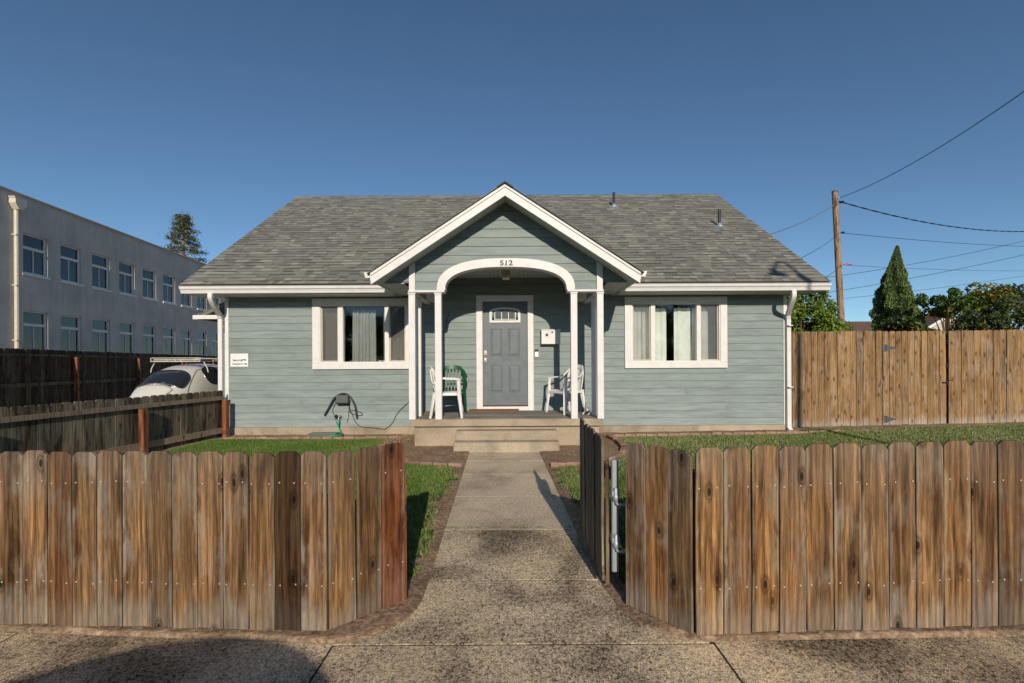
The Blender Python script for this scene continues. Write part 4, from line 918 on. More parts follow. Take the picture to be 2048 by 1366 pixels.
# monobloc chairs (front looks towards -y)
def chair(name, label, loc, rz, mat, group=None, sc=1.0):
    t = thing(name, label, 'chair', loc, rz, group); M_ = lambda mb: mb
    seat = MB(); nu, nv = 9, 9; vs = []
    for k, dz in ((0, 0), (1, -.022)):
        for j in range(nv):
            for i in range(nu):
                u, v = i/(nu-1)*2-1, j/(nv-1)*2-1; w_ = .235-.02*(v+1); x = u*w_; y = v*.215+.0
                vs.append((x, y, .425+.018*(abs(u)**3) - .02*(v+1)/2 - .012*max(0, -v-.6)*3+dz))
    q = nu*nv; fs = [(j*nu+i, j*nu+i+1, (j+1)*nu+i+1, (j+1)*nu+i) for j in range(nv-1) for i in range(nu-1)]
    fs += [tuple(q+a for a in f[::-1]) for f in fs]
    bd = [i for i in range(nu)] + [j*nu+nu-1 for j in range(1, nv)] + [(nv-1)*nu+i for i in range(nu-2, -1, -1)] + [j*nu for j in range(nv-2, 0, -1)]
    fs += [(bd[k], bd[(k+1) % len(bd)], q+bd[(k+1) % len(bd)], q+bd[k]) for k in range(len(bd))]
    seat.add(vs, fs); seat.bbox(-.225, .225, -.222, -.205, .375, .412, .004).bbox(-.232, -.218, -.19, .18, .385, .42, .003).bbox(.218, .232, -.19, .18, .385, .42, .003)
    part('seat', seat, mat, t, local=True)
    for s_ in (-1, 1):
        f = MB().band([(s_*.245, -.20, .66), (s_*.25, -.205, .55), (s_*.245, -.21, .42), (s_*.262, -.235, .20), (s_*.275, -.255, 0)], (.55, .83*s_*1.0, 0), [.075, .06, .075, .058, .04], .016)
        f.band([(s_*.245, -.20, .66), (s_*.25, -.205, .55), (s_*.245, -.21, .42), (s_*.262, -.235, .20), (s_*.275, -.255, 0)], (-.55, .83*s_, 0), [.05, .045, .055, .045, .03], .014)
        part('leg', f, mat, t, local=True)
        b = MB().band([(s_*.20, .20, .44), (s_*.215, .235, .22), (s_*.235, .275, 0)], (.75, .6*s_, 0), [.08, .06, .042], .016)
        b.band([(s_*.20, .20, .44), (s_*.215, .235, .22), (s_*.235, .275, 0)], (-.6, .75*s_, 0), [.06, .05, .032], .014); part('leg', b, mat, t, local=True)
        arm = bez([(s_*.245, -.215, .655), (s_*.262, -.10, .668), (s_*.265, .02, .672), (s_*.25, .12, .70), (s_*.205, .215, .785), (s_*.15, .255, .835)], 5)
        m = len(arm); part('armrest', MB().band(arm, [Vector((1, 0, 0)).lerp(Vector((.4, .2*s_, 1)), max(0, (i/m-.5)*1.6)) for i in range(m)], [.058-.012*(i/m) for i in range(m)], .018), mat, t, local=True)
        part('back_edge', MB().band([(s_*.205, .175, .43), (s_*.215, .195, .56), (s_*.20, .235, .74), (s_*.15, .258, .83)], (.9, -.4*s_, 0), [.05, .04, .045, .05], .016), mat, t, local=True)
    top = [(x, .258+.03*(1-(x/.16)**2), .835+.028*(1-(x/.16)**2)) for x in [-.16+.04*k for k in range(9)]]
    part('backrest', MB().band(top, (0, .15, 1), .075, .018).band([(x, .225+.035*(1-(x/.2)**2), .60) for x in [-.2+.05*k for k in range(9)]], (0, .15, 1), .035, .014), mat, t, local=True)
    for k in range(5):
        x = -.13+k*.065; part('back_slat', MB().band([(x*.95, .17+.02, .425), (x, .225+.03*(1-(x/.2)**2), .62), (x, .268+.02*(1-(x/.16)**2), .82)], (1, 0, 0), [.036, .04, .042], .012), mat, t, local=True)
    return t
chair('plastic_chair', 'white plastic armchair seen side on, left of the door, standing nearest the inner porch post', (-1.14, 7.95, .474), PI/2+.12, ChairW, 'plastic porch chairs')
chair('plastic_chair', 'dark green plastic armchair against the porch wall left of the door', (-1.13, 8.56, .474), .05, ChairG, 'plastic porch chairs')
chair('plastic_chair', 'white plastic armchair right of the door below the mailbox, turned towards the door', (1.00, 8.42, .474), -PI/2+.55, ChairW, 'plastic porch chairs')
# little things on the porch floor
t = thing('potted_ornament', 'small black and white ornament on the porch floor at the right corner post', 'ornament', (1.29, 8.05, .474))
mbb = MB(); mw = MB()
for k in range(12):
    a = k*1.3; c0 = (1.29+.05*math.cos(a), 8.05+.04*math.sin(a), .474+.012+.012*k*.8)
    (mbb if k % 3 else mw).add([(c0[0]+.028*math.cos(q)*math.cos(a), c0[1]+.02*math.sin(q), c0[2]+.022*math.cos(q+a)) for q in [i*PI/3 for i in range(6)]], [(0, 1, 2, 3, 4, 5)])
    (mbb if k % 3 else mw).tube([c0, (c0[0]+.03*math.cos(a*2), c0[1]+.02, c0[2]+.03)], .009, 6)
part('black_petals', mbb, Black, t); part('white_petals', mw, ChairW, t)
lv = MB()
for k in range(9):
    x, y = -1.50+random.uniform(-.06, .07), 8.25+random.uniform(-.1, .1); a = random.uniform(0, 6); r_ = .03
    lv.add([(x+r_*math.cos(a), y+r_*math.sin(a), .478), (x+.4*r_*math.cos(a+1.6), y+.4*r_*math.sin(a+1.6), .490), (x-r_*math.cos(a), y-r_*math.sin(a), .480), (x-.5*r_*math.cos(a+1.6), y-.5*r_*math.sin(a+1.6), .492)], [(0, 1, 2, 3)])
o = part('fallen_leaves', lv, OrangeL, None); tag(o, 'few orange fallen leaves on the porch floor behind the left corner post', 'leaves'); o['kind'] = 'stuff'
# dry plants at the bed, left of steps
dp = MB()
for k in range(150):
    u = random.random(); x = -2.12+.26*u+random.uniform(-.09, .12); y = 7.5+.95*u+random.uniform(-.1, .1); h = random.uniform(.05, .17)
    dp.tube([(x, y, .02), (x+random.uniform(-.04, .04), y+random.uniform(-.04, .04), .02+h*.6), (x+random.uniform(-.08, .08), y+random.uniform(-.06, .06), .02+h)], .0035, 3, r1=.001)
o = part('withered_plants', dp, flat('withered_stalks', (.30, .21, .12), .9), None); tag(o, 'withered dry stalks along the curved brick edging left of the steps', 'plants'); o['kind'] = 'stuff'

# ------------------------------------------------------------------ white rounded car in the driveway
def loft(H, W, L, zb=.32, nx=.62, nz=.8):
    def S(s, th):
        c, q = math.cos(th), math.sin(th); h, w_ = float(np.interp(s, *H)), float(np.interp(s, *W))
        return Vector((w_*math.copysign(abs(c)**nx, c)*(1-.13*max(0, q)**2.2*0), s, zb+(h-zb)*abs(q)**nz))
    return S
def smoothI(xs, ys, n=60):
    x = np.linspace(xs[0], xs[-1], n); P = bez([(a, b, 0) for a, b in zip(xs, ys)], 10); px = [p.x for p in P]; py = [p.y for p in P]; return x, np.interp(x, px, py)
KS = .955
Hs = smoothI([0, .08, .25, .5, .8, 1.15, 1.55, 2.0, 2.4, 2.7, 2.95, 3.3, 3.65, 3.9, 4.03], [.50, .70, .90, 1.10, 1.29, 1.43, 1.495, 1.50, 1.45, 1.32, 1.08, .99, .86, .70, .48])
Ws = smoothI([0, .15, .45, .9, 1.5, 2.2, 2.8, 3.3, 3.8, 4.03], [.30, .46, .60, .69, .72, .71, .64, .52, .36, .20])
S = loft(Hs, Ws, 4.03)
car = thing('parked_car', 'old cream white rounded car with roof rack parked in the driveway', 'car', (-7.38, 8.98, -.0), .0)
def surf(S, s0, s1, t0, t1, ns, ntt, off=0.0):
    mb = MB(); vs = []
    for i in range(ns+1):
        for j in range(ntt+1):
            s, th = s0+(s1-s0)*i/ns, t0+(t1-t0)*j/ntt; vs.append(nrm(S, s, th, off))
    m = ntt+1; mb.add(vs, [(i*m+j, i*m+j+1, (i+1)*m+j+1, (i+1)*m+j) for i in range(ns) for j in range(ntt)]); return mb
def nrm(S, s, th, off):
    e = 1e-3; p = S(s, th)
    if not off: return p*KS
    a = S(min(s+e, 4.02), th)-S(max(s-e, .001), th); b = S(s, th+e)-S(s, th-e); n_ = a.cross(b)
    n_ = n_.normalized() if n_.length > 0 else Vector((0, 0, 1))
    if n_.dot(p - Vector((0, s, .6))) < 0: n_ = -n_
    return (p+n_*off)*KS
body = surf(S, 0.001, 4.03, 0, PI, 80, 40)
part('body', body, CarW, car, local=True, smooth=True)
part('underbody', MB().box(-.60, .60, .15, 3.9, .20*KS, .36*KS), Black, car, local=True)
def patch(S, sc, tc_, rs_, rt, off, nexp=3.0, shear=0.0, tonefn=None):
    mb = MB(); rings, seg = 8, 40; vs = [nrm(S, sc, tc_, off)]
    for r_ in range(1, rings+1):
        for k in range(seg):
            a = 2*PI*k/seg; c, q = math.cos(a), math.sin(a); u = math.copysign(abs(c)**(2/nexp), c)*r_/rings; v = math.copysign(abs(q)**(2/nexp), q)*r_/rings
            vs.append(nrm(S, sc+rs_*u, tc_+rt*v*(1-shear*u), off))
    fs = [(0, 1+k, 1+(k+1) % seg) for k in range(seg)] + [(1+r_*seg+k, 1+r_*seg+(k+1) % seg, 1+(r_+1)*seg+(k+1) % seg, 1+(r_+1)*seg+k) for r_ in range(rings-1) for k in range(seg)]
    edge = [Vector(vs[1+(rings-1)*seg+k]) for k in range(seg)]
    return mb.add(vs, fs), edge + edge[:1]
CarGl = flat('dark_car_window', (.02, .022, .025), .06, .9, 0, 0); Seam = flat('dark_seam', (.04, .04, .045), .7)
def carwin(name, sc, tc_, rs_, rt, nexp, shear=0., inner=None):
    m_, e = patch(S, sc, tc_, rs_, rt, .006, nexp, shear); w_ = part(name, m_, CarGl, car, local=True, smooth=True)
    part('rubber_seal', MB().tube(e, .012, 6, caps=False), Black, w_, local=True, smooth=True); e2 = [p + (p-sum(e, Vector())/len(e)).normalized()*.016 for p in e]
    part('chrome_trim', MB().tube(e2, .005, 5, caps=False), Chrome, w_, local=True, smooth=True)
carwin('rear_window', .70, PI/2, .225, .70, 3.2, .22)
for s_ in (-1, 1):
    th = .86 if s_ > 0 else PI-.86
    carwin('side_window', 1.50, th, .27, .29, 2.8, 0); carwin('side_window', 2.22, th, .38, .28, 5)
carwin('windscreen', 2.72, PI/2, .14, .62, 3.5, 0)
# engine lid, louvres, seams
lidm = surf(S, .02, .40, PI/2-.55, PI/2+.55, 10, 16, .008); part('engine_lid', lidm, CarW, car, local=True, smooth=True)
part('lid_seam', MB().tube([nrm(S, .405, PI/2-.62+1.24*k/20, .004) for k in range(21)], .006, 5).tube([nrm(S, .02+.385*k/10, PI/2-.6, .004) for k in range(11)], .006, 5).tube([nrm(S, .02+.385*k/10, PI/2+.6, .004) for k in range(11)], .006, 5), Seam, car, local=True)
for row in (0, 1):
    lm = MB()
    for k in range(26):
        a = PI/2-.42+.84*k/25
        lm.band([nrm(S, .425+.0*row, a, .004), nrm(S, .465, a, .005)], (1, 0, 0), .012, .004)
    if row == 0: part('air_louvres', lm, Seam, car, local=True, kind='stuff')
for s_ in (-1, 1):
    f = lambda t_: t_ if s_ > 0 else PI-t_
    part('body_seam', MB().tube([nrm(S, .55+.25*k/14+.35*(k/14)**2, f(.35+.78*(k/14)**.8), .003) for k in range(15)] + [nrm(S, 1.15+1.3*k/10, f(1.13), .003) for k in range(1, 11)], .006, 5), Seam, car, local=True)
    # fenders as flattened domes with wheels
    for yc_, ln in ((.80, .52), (3.20, .56)):
        fm = MB(); vs = []; nr_, ns_ = 10, 18
        for i in range(nr_+1):
            for j in range(ns_+1):
                a = PI*j/ns_; b = PI/2*i/nr_
                vs.append((s_*(.52+.27*math.sin(b)**.7), yc_+ln*math.cos(a)*(math.cos(b)**.4 if i < nr_ else .55), .30+.46*math.sin(a)**.8*(math.cos(b)**.35 if i < nr_ else .62)))
        m = ns_+1; fm.add(vs, [(i*m+j, i*m+j+1, (i+1)*m+j+1, (i+1)*m+j) for i in range(nr_) for j in range(ns_)]); fm.v = [(x*KS, y*KS, z*KS) for x, y, z in fm.v]
        part('fender', fm, CarW, car, local=True, smooth=True)
        wl = part('wheel', MB().tube([(s_*.60, yc_, .30), (s_*.63, yc_, .30), (s_*.74, yc_, .30), (s_*.76, yc_, .30)], [.26, .31, .31, .27], 28), Black, car, local=True); part('hub_cap', MB().tube([(s_*.755, yc_, .30), (s_*.775, yc_, .30), (s_*.785, yc_, .30)], [.19, .15, .05], 20), Chrome, wl, local=True, smooth=True)
    part('running_board', MB().bbox(min(s_*.62, s_*.76), max(s_*.62, s_*.76), 1.2, 2.7, .26, .30, .01), Black, car, local=True)
    part('tail_light', MB().tube([(s_*.62, .30, .62), (s_*.63, .24, .60), (s_*.63, .22, .60)], [.07, .06, .03], 14), Taillight, car, local=True, smooth=True)
    part('headlight', MB().tube([(s_*.58, 3.6, .60), (s_*.58, 3.72, .60), (s_*.58, 3.75, .60)], [.10, .10, .05], 16), Chrome, car, local=True, smooth=True)
for yb in (-.06, 3.95): part('bumper', MB().band(bez([(-.66, yb+(.12 if yb < 0 else -.12), .42), (-.4, yb, .42), (.4, yb, .42), (.66, yb+(.12 if yb < 0 else -.12), .42)], 6), (0, 0, 1), .10, .03), Chrome, car, local=True, smooth=True)
rk = part('roof_rack', MB().tube([(-.50, 1.03, 1.52), (.50, 1.03, 1.52)], .013, 6).tube([(-.54, 1.0, 1.485), (.54, 1.0, 1.485), (.54, 2.35, 1.485), (-.54, 2.35, 1.485), (-.54, 1.0, 1.485)], .012, 6), flat('rack_cream_metal', (.55, .52, .42), .4), car, local=True)
rkm = MB()
def bend(pts): return bez(pts, 4)
for z, i_ in ((1.485, 0), (1.56, 0)):
    rkm.tube([(-.52, 1.0, z), (-.54, 1.04, z), (-.54, 2.33, z), (-.52, 2.37, z), (.52, 2.37, z), (.54, 2.33, z), (.54, 1.04, z), (.52, 1.0, z), (-.52, 1.0, z)], .009, 6)
for x, y in [(a, b) for a in (-.54, 0, .54) for b in (1.0, 2.37)] + [(a, b) for a in (-.54, .54) for b in (1.45, 1.9)]: rkm.tube([(x, y, 1.475), (x, y, 1.56)], .009, 6)
part('rack_rail', rkm, flat('rack_rail_metal', (.55, .53, .45), .4), rk, local=True)
for k in range(9): part('rack_slat', MB().bbox(-.50+k*.12, -.50+k*.12+.03, 1.02, 2.34, 1.474, 1.480, .001), flat('rack_slat_wood', (.25, .2, .13), .7) if k == 0 else bpy.data.materials['rack_slat_wood'], rk, local=True)
for x in (-.56, .56):
    for y in (1.12, 2.1): part('rack_leg', MB().tube([(x*.96, y, 1.475), (x*1.10, y, 1.34), (x*1.14, y, 1.24)], .011, 6), bpy.data.materials['rack_rail_metal'], rk, local=True)

# ------------------------------------------------------------------ grey stucco building on the left
AB = math.atan2(1, -.098)
bd = thing('stucco_building', 'long two storey grey stucco building with rows of white sash windows behind the left fence', 'building', (-23.64, 22.03, 0), AB)
PIT = 2.038; WW = 1.30; NB = 16; floors = ((1.95, 4.12), (5.93, 7.88)); U0, U1 = -6.5, 36.0; ZT = 9.62
us = [k*PIT for k in range(0, NB)]
mb = MB(); zs = [-.1, floors[0][0], floors[0][1], floors[1][0], floors[1][1], ZT]
for a, b, hole in ((zs[0], zs[1], 0), (zs[1], zs[2], 1), (zs[2], zs[3], 0), (zs[3], zs[4], 1), (zs[4], zs[5], 0)):
    if not hole: mb.box(U0, U1, 0, .3, a, b)
    else:
        cur = U0
        for u in us:
            if u-.0 > .0-5 : mb.box(cur, u, 0, .3, a, b); cur = u+WW
        mb.box(cur, U1, 0, .3, a, b)
part('wall', mb, Stucco, bd, local=True)
part('wall', MB().box(U0, U0+.3, .301, 14, -.1, ZT).box(U1-.3, U1, .301, 14, -.1, ZT).box(U0, U1, 14, 14.3, -.1, ZT), Stucco, bd, local=True)
part('floor_slab', MB().box(U0+.3, U1-.3, .31, 13.9, 4.9, 5.1).box(U0+.3, U1-.3, .31, 13.9, 9.0, 9.2), Inner, bd, local=True)
part('parapet_cap', MB().bbox(U0-.05, U1+.05, -.07, .40, ZT+.001, ZT+.09, .01).bbox(U0, U1, -.035, -.001, ZT-.10, ZT-.02, .005), flat('pale_coping', (.50, .44, .36), .7), bd, local=True)
fm = MB().bbox(0, .07, .10, .18, 0, 1, .004)
def bwin(u, z0, z1, blind, k, group):
    H = z1-z0; tz = z1-.62
    m = MB().bbox(u, u+.075, .09, .20, z0, z1, .004).bbox(u+WW-.075, u+WW, .09, .20, z0, z1, .004).bbox(u+.075, u+WW-.075, .09, .20, z1-.07, z1, .004).bbox(u+.075, u+WW-.075, .09, .20, z0, z0+.08, .004).bbox(u+.075, u+WW-.075, .07, .20, tz-.14, tz, .006)
    m.bbox(u+WW/2-.018, u+WW/2+.018, .11, .17, z0+.08, tz-.14, .003)
    f = part('window', m, White, bd, local=True)
    part('sill', MB().bbox(u-.03, u+WW+.10, -.07, .12, z0-.13, z0-.002, .008), White, f, local=True)
    part('transom_pane', MB().box(u+.075, u+WW-.075, .15, .155, tz, z1-.07), GlassB, f, local=True)
    for a, b in ((u+.075, u+WW/2-.018), (u+WW/2+.018, u+WW-.075)): part('pane', MB().box(a, b, .145, .15, z0+.08, tz-.14), GlassB, f, local=True)
    if blind:
        zb = tz-.14-blind*(tz-.14-z0-.08); part('blind', MB().box(u+.08, u+WW-.08, .162, .168, zb, tz-.14), flat('white_blind', (.62, .62, .62), .8) if 'white_blind' not in bpy.data.materials else bpy.data.materials['white_blind'], f, local=True)
BL = [.42, .26, 0, .38, 0, 0, 0, .1]
for i, u in enumerate(us):
    for fl_, (z0, z1) in enumerate(floors):
        bwin(u, z0, z1, BL[i % 8] if fl_ else (.0 if i % 3 else .15), i, None)
for up in (-.45, 18.6):
    pb = part('drain_pipe', MB().tube([(up, -.11, 3.2 if up > 0 else -.1), (up, -.11, ZT-.75)], .085, 8), PipeP, bd, local=True)
    part('rain_head', MB().prism([(up-.32, ZT-.25), (up+.32, ZT-.25), (up+.32, ZT-.30), (up+.28, ZT-.32), (up+.28, ZT-.55), (up+.10, ZT-.80), (up-.10, ZT-.80), (up-.28, ZT-.55), (up-.28, ZT-.32), (up-.32, ZT-.30)], 'y', -.34, -.002), PipeP, pb, local=True)
    for z in (2.6, 5.2, 7.6): part('pipe_bracket', MB().bbox(up-.11, up+.11, -.2, -.001, z, z+.05, .003), PipeP, pb, local=True)

# ------------------------------------------------------------------ neighbour house, pole, wires, trees on the right
nh = thing('neighbour_house', 'low house with brown shingle roof and pale gable half hidden behind the tall fence', 'house', (22.5, 30, 0))
part('wall', MB().box(17.3, 29.5, 29, 37, 0, 3.1), flat('pale_wall', (.45, .40, .33), .8), nh)
part('roof', MB().prism([(28.4, 3.05), (33, 4.32), (37.6, 3.05), (37.6, 2.95), (33, 4.2), (28.4, 2.93)], 'x', 16.6, 30), RoofBr, nh)
part('gable_wall', MB().prism([(24.25, 0), (27.65, 0), (27.65, 2.95), (25.95, 4.02), (24.25, 2.95)], 'y', 27.0, 28.9), flat('cream_gable', (.50, .45, .38), .8), nh)
for s_ in (-1, 1): part('rake_board', MB().prism([(25.95, 4.24), (25.95+s_*2.15, 2.95), (25.95+s_*2.15, 2.79), (25.95, 4.06)], 'y', 26.9, 26.998), White, nh)
part('gable_roof', MB().prism([(23.85, 2.97), (25.95, 4.25), (28.05, 2.97), (28.05, 2.92), (25.95, 4.19), (23.85, 2.92)], 'y', 26.95, 33), RoofBr, nh)
part('chimney', MB().bbox(21.9, 22.25, 30.6, 31.0, 3.6, 4.3, .01), Galv, nh)
up = thing('utility_pole', 'leaning bare wooden utility pole behind the tall fence', 'utility pole', (14.55, 20, 0))
part('pole', MB().tube([(14.62, 20, -.3), (14.44, 20, 4.0), (14.22, 20, 8.85)], .145, 16, r1=.112), W_pole, up)
part('pole_cap', MB().tube([(14.22, 20, 8.851), (14.22, 20, 8.90)], .118, 16), Black, up, color=(3, 2.5, 2))
part('insulator', MB().tube([(14.33, 19.86, 8.35), (14.42, 19.74, 8.35)], .05, 8), Black, up); part('insulator', MB().tube([(14.40, 19.86, 7.04), (14.50, 19.80, 7.02)], .045, 8), Black, up)
part('bolt', MB().tube([(14.28, 19.90, 8.55), (14.28, 19.84, 8.55)], .03, 8), Galv, up)
def wire(label, a, b, sag, r, mat=CableB, twist=0, name='power_cable'):
    a, b = Vector(a), Vector(b); n = 40; P = []
    for k in range(n+1):
        u = k/n; p = a.lerp(b, u); p.z -= sag*4*u*(1-u); P.append(p)
    mb = MB()
    if twist:
        d = (b-a).normalized(); s_ = d.cross(Vector((0, 0, 1))); 
        Q = bez([p for p in P], 5)
        for ph in (0, PI): mb.tube([p + Vector((0, 0, 1))*(twist*math.sin(i*.42+ph)) + s_*(twist*math.cos(i*.42+ph)) for i, p in enumerate(Q)], r, 5)
        mb.tube(Q, r*.7, 4)
    else: mb.tube(P, r, 6)
    o = part(name, mb, mat, None, smooth=True); tag(o, label, 'cable', 'overhead cables'); return o
wire('black overhead cable rising from the pole top to the upper right corner', (14.33, 19.9, 8.55), (13.3, 11.2, 8.50), .30, .012)
wire('thick twisted overhead cable sagging from the pole top to the right edge', (14.33, 19.9, 8.42), (34, 28.5, 9.6), .55, .017, CableB, .014)
wire('pale twisted service cable from the pole top to the house roof edge', (14.28, 20, 8.35), (6.6, 13.1, 4.85), .18, .013, CableS, .009)
wire('single thin cable from the pole down to the roof, below the twisted one', (14.38, 20, 7.02), (7.2, 12.0, 3.95), .1, .008)
wire('straight thin cable from the middle of the pole to the right edge', (14.42, 20, 7.08), (36, 30, 8.9), .15, .011)
wire('thin cable with red guard from the pole down towards the roof corner', (14.44, 20, 5.62), (7.4, 11.0, 3.35), .06, .008)
wire('thin low cable leaving the pole to the right with a red guard', (14.48, 20, 5.66), (36, 30, 7.35), .12, .008)
o = part('cable_guard', MB().tube([(14.34, 19.84, 5.60), (14.60, 19.86, 5.68), (15.1, 20.2, 5.70)], .022, 6), Red, None); tag(o, 'short bright red plastic guard on the cable at the pole', 'cable guard')
wire('distant cable rising right, crossing behind the cypress tip', (18, 34, 7.1), (46, 38, 12.2), .5, .018)
wire('distant cable rising right above the shrubs, second lowest', (18, 34, 5.8), (46, 38, 11.0), .35, .018)
wire('lowest distant cable rising right behind the shrubs', (18, 34, 5.6), (46, 38, 9.0), .3, .014)
wire('nearly level faint distant cable low beside the pole', (18, 34, 3.85), (36, 34, 4.9), .1, .014)

def leafcloud(name, P, size, mat, parent, tonef, asp=.55, up=0.0, root=None, kindstuff=False):
    n = len(P); a = rng.normal(0, 1, (n, 3)); a[:, 2] = a[:, 2]*(1-up)+up*2.2; a /= np.linalg.norm(a, axis=1)[:, None]; b = rng.normal(0, 1, (n, 3)); b -= a*(a*b).sum(1)[:, None]; b /= np.linalg.norm(b, axis=1)[:, None]
    s = size*rng.uniform(.6, 1.3, (n, 1)); c = np.cross(a, b)*s*.12
    V = np.stack([P-a*s, P+b*s*asp+c, P+a*s, P-b*s*asp+c], 1).reshape(-1, 3)
    o_ = np.array(offs(parent)) if parent else 0
    me = npmesh(name, V - o_, 4, mat, tonef); return link(name, me, parent)
def clumps(n, cents, rad):
    k = rng.integers(0, len(cents), n); d = rng.normal(0, 1, (n, 3)); d /= np.linalg.norm(d, axis=1)[:, None]; r_ = rng.uniform(.25, 1, (n, 1))**.5
    return np.array(cents)[k] + d*r_*np.array(rad)[k][:, None], k, d
def bushy(name, label, cat, c, rx, ry, rz, n, size, mat, ncl, clr, z0=0, trunk=True, col=None, group=None, stem=.08, flip=None, open_=0.0):
    t = thing(name, label, cat, (c[0], c[1], 0), group=group); cs, rd = [], []
    for k in range(ncl):
        d = rng.normal(0, 1, 3); d /= np.linalg.norm(d); q = rng.uniform(.35, .98)**.6
        cs.append((c[0]+d[0]*rx*q, c[1]+d[1]*ry*q, c[2]+d[2]*rz*q)); rd.append(clr*rng.uniform(.55, 1.25))
    P, k, d = clumps(n, cs, rd); tn = np.clip(rng.uniform(0, 1, len(k))*.6 + rng.uniform(0, 1, ncl)[k]*.4, 0, 1)
    cr = leafcloud('crown', P, size, mat, t, tn)
    if col: cr.color = (*col, 1)
    if trunk:
        tr = MB().tube([(c[0], c[1], -.1), (c[0]+.05, c[1], c[2]*.5), (c[0], c[1], c[2])], stem, 8, r1=stem*.5)
        for q in cs[:max(6, ncl//2)]: tr.tube([(c[0], c[1], c[2]*.45), tuple((a+b)/2+random.uniform(-.1, .1) for a, b in zip((c[0], c[1], c[2]*.7), q)), q], stem*.35, 5, r1=stem*.1)
        part('trunk', tr, Bark, t, smooth=True)
    return t
bushy('leafy_bush', 'bright green dense bush right behind the house corner and tall fence', 'bush', (7.12, 11.3, 2.1), .95, .8, 1.12, 17000, .042, LeafG, 50, .28)
# cypress
cy = thing('cypress_tree', 'tall pointed green cypress standing behind the tall fence', 'tree', (20.3, 24, 0))
n = 52000; v = rng.uniform(0, 1, n)**1.25; H_ = 7.45; z = .9 + (H_-.9)*v
a = rng.uniform(0, 2*np.pi, n); prof = np.interp(v, [0, .25, .5, .72, .88, 1], [1.02, 1.05, .86, .50, .21, .02])
lob = 1 + .17*np.sin(a*5+z*1.7) + .11*np.sin(a*9-z*4.1) + .06*np.sin(z*11+a*3); r_ = prof*lob*rng.uniform(.55, 1.0, n)**.35
cx = 20.3 + .12*np.sin(z*.9); P = np.stack([cx+r_*np.cos(a), 24+r_*np.sin(a), z], 1)
tn = np.clip(.45+.35*np.sin(a*5+z*1.7+.5)+rng.uniform(-.35, .35, n), 0, 1); leafcloud('crown', P, .085, LeafC, cy, tn, .3, .75)
part('trunk', MB().tube([(20.3, 24, -.1), (20.35, 24, 6.6)], .13, 8, r1=.02), Bark, cy)
n = 2600; v = rng.uniform(0, 1, n); P = np.stack([20.22+.42*(1-v)*rng.normal(0, .6, n), 23.6+.3*rng.normal(0, 1, n)*(1-v), 3.8+2.75*v], 1); leafcloud('crown', P, .08, LeafC, cy, rng.uniform(0, 1, n), .3, .75)
# broadleaf things behind the fence
bushy('leafy_tree', 'open green maple like tree behind the shrubs, right of the cypress', 'tree', (20.6, 21.5, 4.15), 1.45, 1.2, .62, 4600, .08, LeafD, 34, .27, col=(1.3, 1.5, 1.0))
bushy('autumn_tree', 'small tree with yellow orange autumn leaves above the shrubs', 'tree', (21.9, 21.0, 4.25), .8, .8, .62, 2400, .075, LeafY, 20, .30)
bushy('leafy_tree', 'sparse olive green tree at the far right above the shrubs', 'tree', (24.0, 22.0, 4.1), 1.3, 1.0, .85, 3400, .075, LeafD, 24, .30, col=(1.5, 1.3, .9))
for (x, y, z, rx, rz, lb) in ((10.05, 11.6, 2.0, .55, .42, 'low dark shrub with dry brown leaves at the foot of the cypress behind the fence'), (12.0, 11.7, 2.1, .55, .50, 'dark glossy shrub spilling over the fence left of the tallest shrub'), (13.1, 12.2, 2.3, 1.0, .72, 'tallest dark glossy shrub over the fence at the right edge'), (10.95, 11.9, 1.78, .5, .26, 'low shrub just showing above the fence in front of the pale gable')):
    bushy('dark_shrub', lb, 'shrub', (x, y, z), rx, .6, rz, 6500, .045, LeafD, 26, .24, group='dark shrubs behind the tall fence', stem=.03)
bushy('autumn_tree', 'small orange leaved tree top just above the neighbour roof', 'tree', (35.3, 38, 5.3), 1.3, .8, .45, 1300, .12, LeafY, 12, .22, col=(1.3, .75, .5), stem=.04)
# conifer behind the left building
cf = thing('pine_tree', 'sparse tall conifer rising behind the grey building roof', 'tree', (-41.0, 57, 0))
H1 = 20.2; tr = MB().tube([(-41.0, 57, 0), (-41.1, 57, 12), (-41.0, 57, H1)], .42, 8, r1=.05); P = []
for k in range(64):
    z = 11.0+9.2*(k/64)**.9; a = k*2.4; L_ = (H1-z)*.36+.55; L_ *= random.uniform(.65, 1.1); e = Vector((math.cos(a)*L_, math.sin(a)*L_, L_*.12*random.uniform(-1, 1)))
    b0 = Vector((-41.03, 57, z)); tr.tube([b0, b0+e*.5+Vector((0, 0, .1)), b0+e], .06, 4, r1=.02)
    for q in range(7):
        u = random.uniform(.5, 1.08); c_ = b0+e*u; m_ = 20; P.append(np.array(c_)+rng.normal(0, 1, (m_, 3))*np.array([.27, .27, .16])*(1.2-.3*u))
P = np.concatenate(P); leafcloud('crown', P, .13, LeafP, cf, np.clip(rng.uniform(0, 1, len(P)), 0, 1), .35); part('trunk', tr, flat('reddish_bark', (.26, .13, .09), .9), cf)

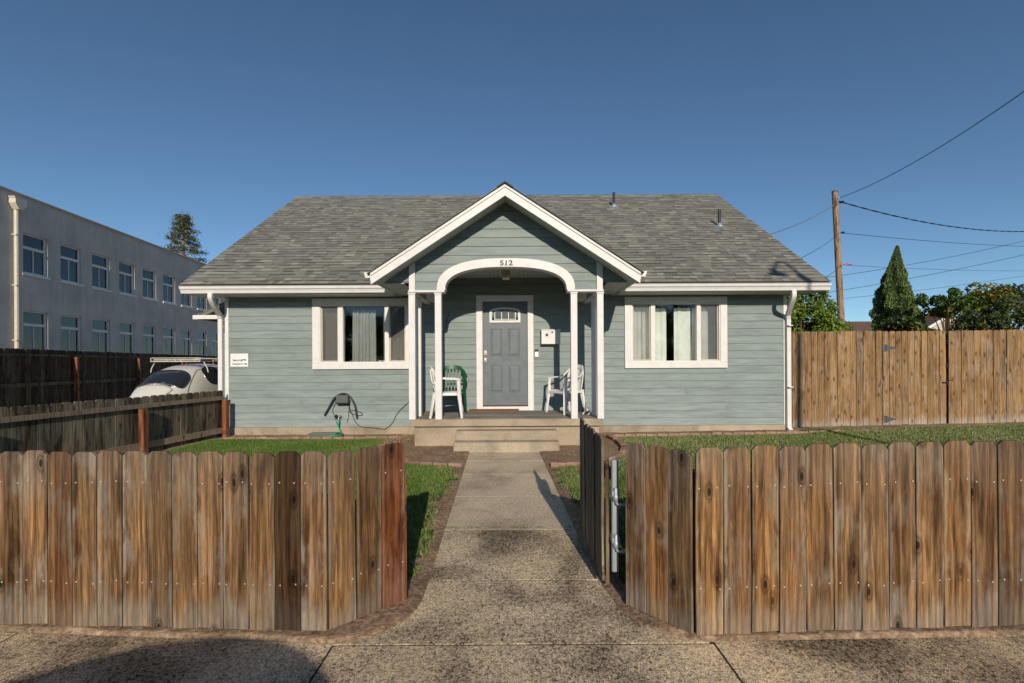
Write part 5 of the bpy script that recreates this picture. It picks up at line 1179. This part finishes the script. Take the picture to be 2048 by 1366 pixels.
# ------------------------------------------------------------------ behind the camera: street lamp and parked car whose shadows fall into view
sp = thing('street_lamp', 'dark gooseneck street lamp behind the camera that shadows the right roof corner', 'street lamp', (7.09, -1.65, 0))
Q = lambda x, z: (x, -1.65, z)
part('pole', MB().lathe([(.14, -.1), (.14, .4), (.075, .6), (.055, 5.8), (.05, 6.45)], (7.09, -1.65, 0), 16), Black, sp, smooth=True)
part('arm', MB().tube(bez([Q(7.09, 6.40), Q(6.90, 6.62), Q(6.70, 6.87), Q(6.655, 7.05), Q(6.68, 7.42), Q(6.695, 7.68), Q(6.65, 7.82), Q(6.565, 7.80), Q(6.46, 7.69), Q(6.30, 7.50)], 8), .030, 10), Black, sp, smooth=True)
part('arm_bracket', MB().tube([Q(6.650, 7.03), Q(6.655, 7.30)], .075, 12), Black, sp, smooth=True)
lmp = MB().lathe([(.035, .25), (.05, .22), (.065, .12), (.10, .08), (.17, .03), (.175, .0), (.16, -.01)], (0, 0, 0), 24); lmp.xf(Matrix.Translation((6.254, -1.65, 7.295)) @ Matrix.Rotation(.12, 4, 'Y')); part('lamp_shade', lmp, Black, sp, smooth=True)
c2 = thing('parked_car', 'dark parked car at the kerb behind the camera, its rounded roof shadowing the sidewalk', 'car', (.55, -1.55, -.075))
H2 = smoothI([0, .1, .5, 1.0, 1.45, 1.9, 2.3, 2.8, 3.3, 3.8, 4.15, 4.3], [.5, .74, .88, .96, 1.18, 1.44, 1.51, 1.47, 1.33, 1.12, .9, .6]); W2 = smoothI([0, .3, 1.0, 2.2, 3.6, 4.1, 4.3], [.55, .80, .86, .86, .85, .78, .55])
S2 = loft(H2, W2, 4.3, .28, .45, .75)
bm_ = MB(); vs = [(lambda p: (.75-p.y, p.x, p.z))(S2(.001+4.298*i/70, PI*j/30)) for i in range(71) for j in range(31)]
bm_.add(vs, [(i*31+j, i*31+j+1, (i+1)*31+j+1, (i+1)*31+j) for i in range(70) for j in range(30)]); part('body', bm_, CarD, c2, local=True, smooth=True)
for xx in (-.15, -2.75):
    for y0, y1 in ((-.86, -.66), (.66, .86)): part('wheel', MB().tube([(xx, y0, .32), (xx, y1, .32)], .32, 24), Black, c2, local=True)

for k, (x, y, h, r_) in enumerate(((-9, -24, 7.5, 3.4), (-3, -27, 6.2, 3.2), (2.8, -25, 7.2, 3.4), (8.5, -27, 7.8, 3.2), (15, -25, 6.8, 3.6), (-16, -26, 7.0, 3.8))):
    bushy('street_tree', 'broad green tree across the street behind the camera, ' + ['second from the left', 'third from the left', 'nearly opposite the door', 'right of the one opposite the door', 'at the right end of the row', 'at the left end of the row'][k], 'tree', (x, y, h*.55), r_, 2.2, h*.42, 5200, .20, LeafG, 40, 1.0, group='trees across the street', stem=.2)
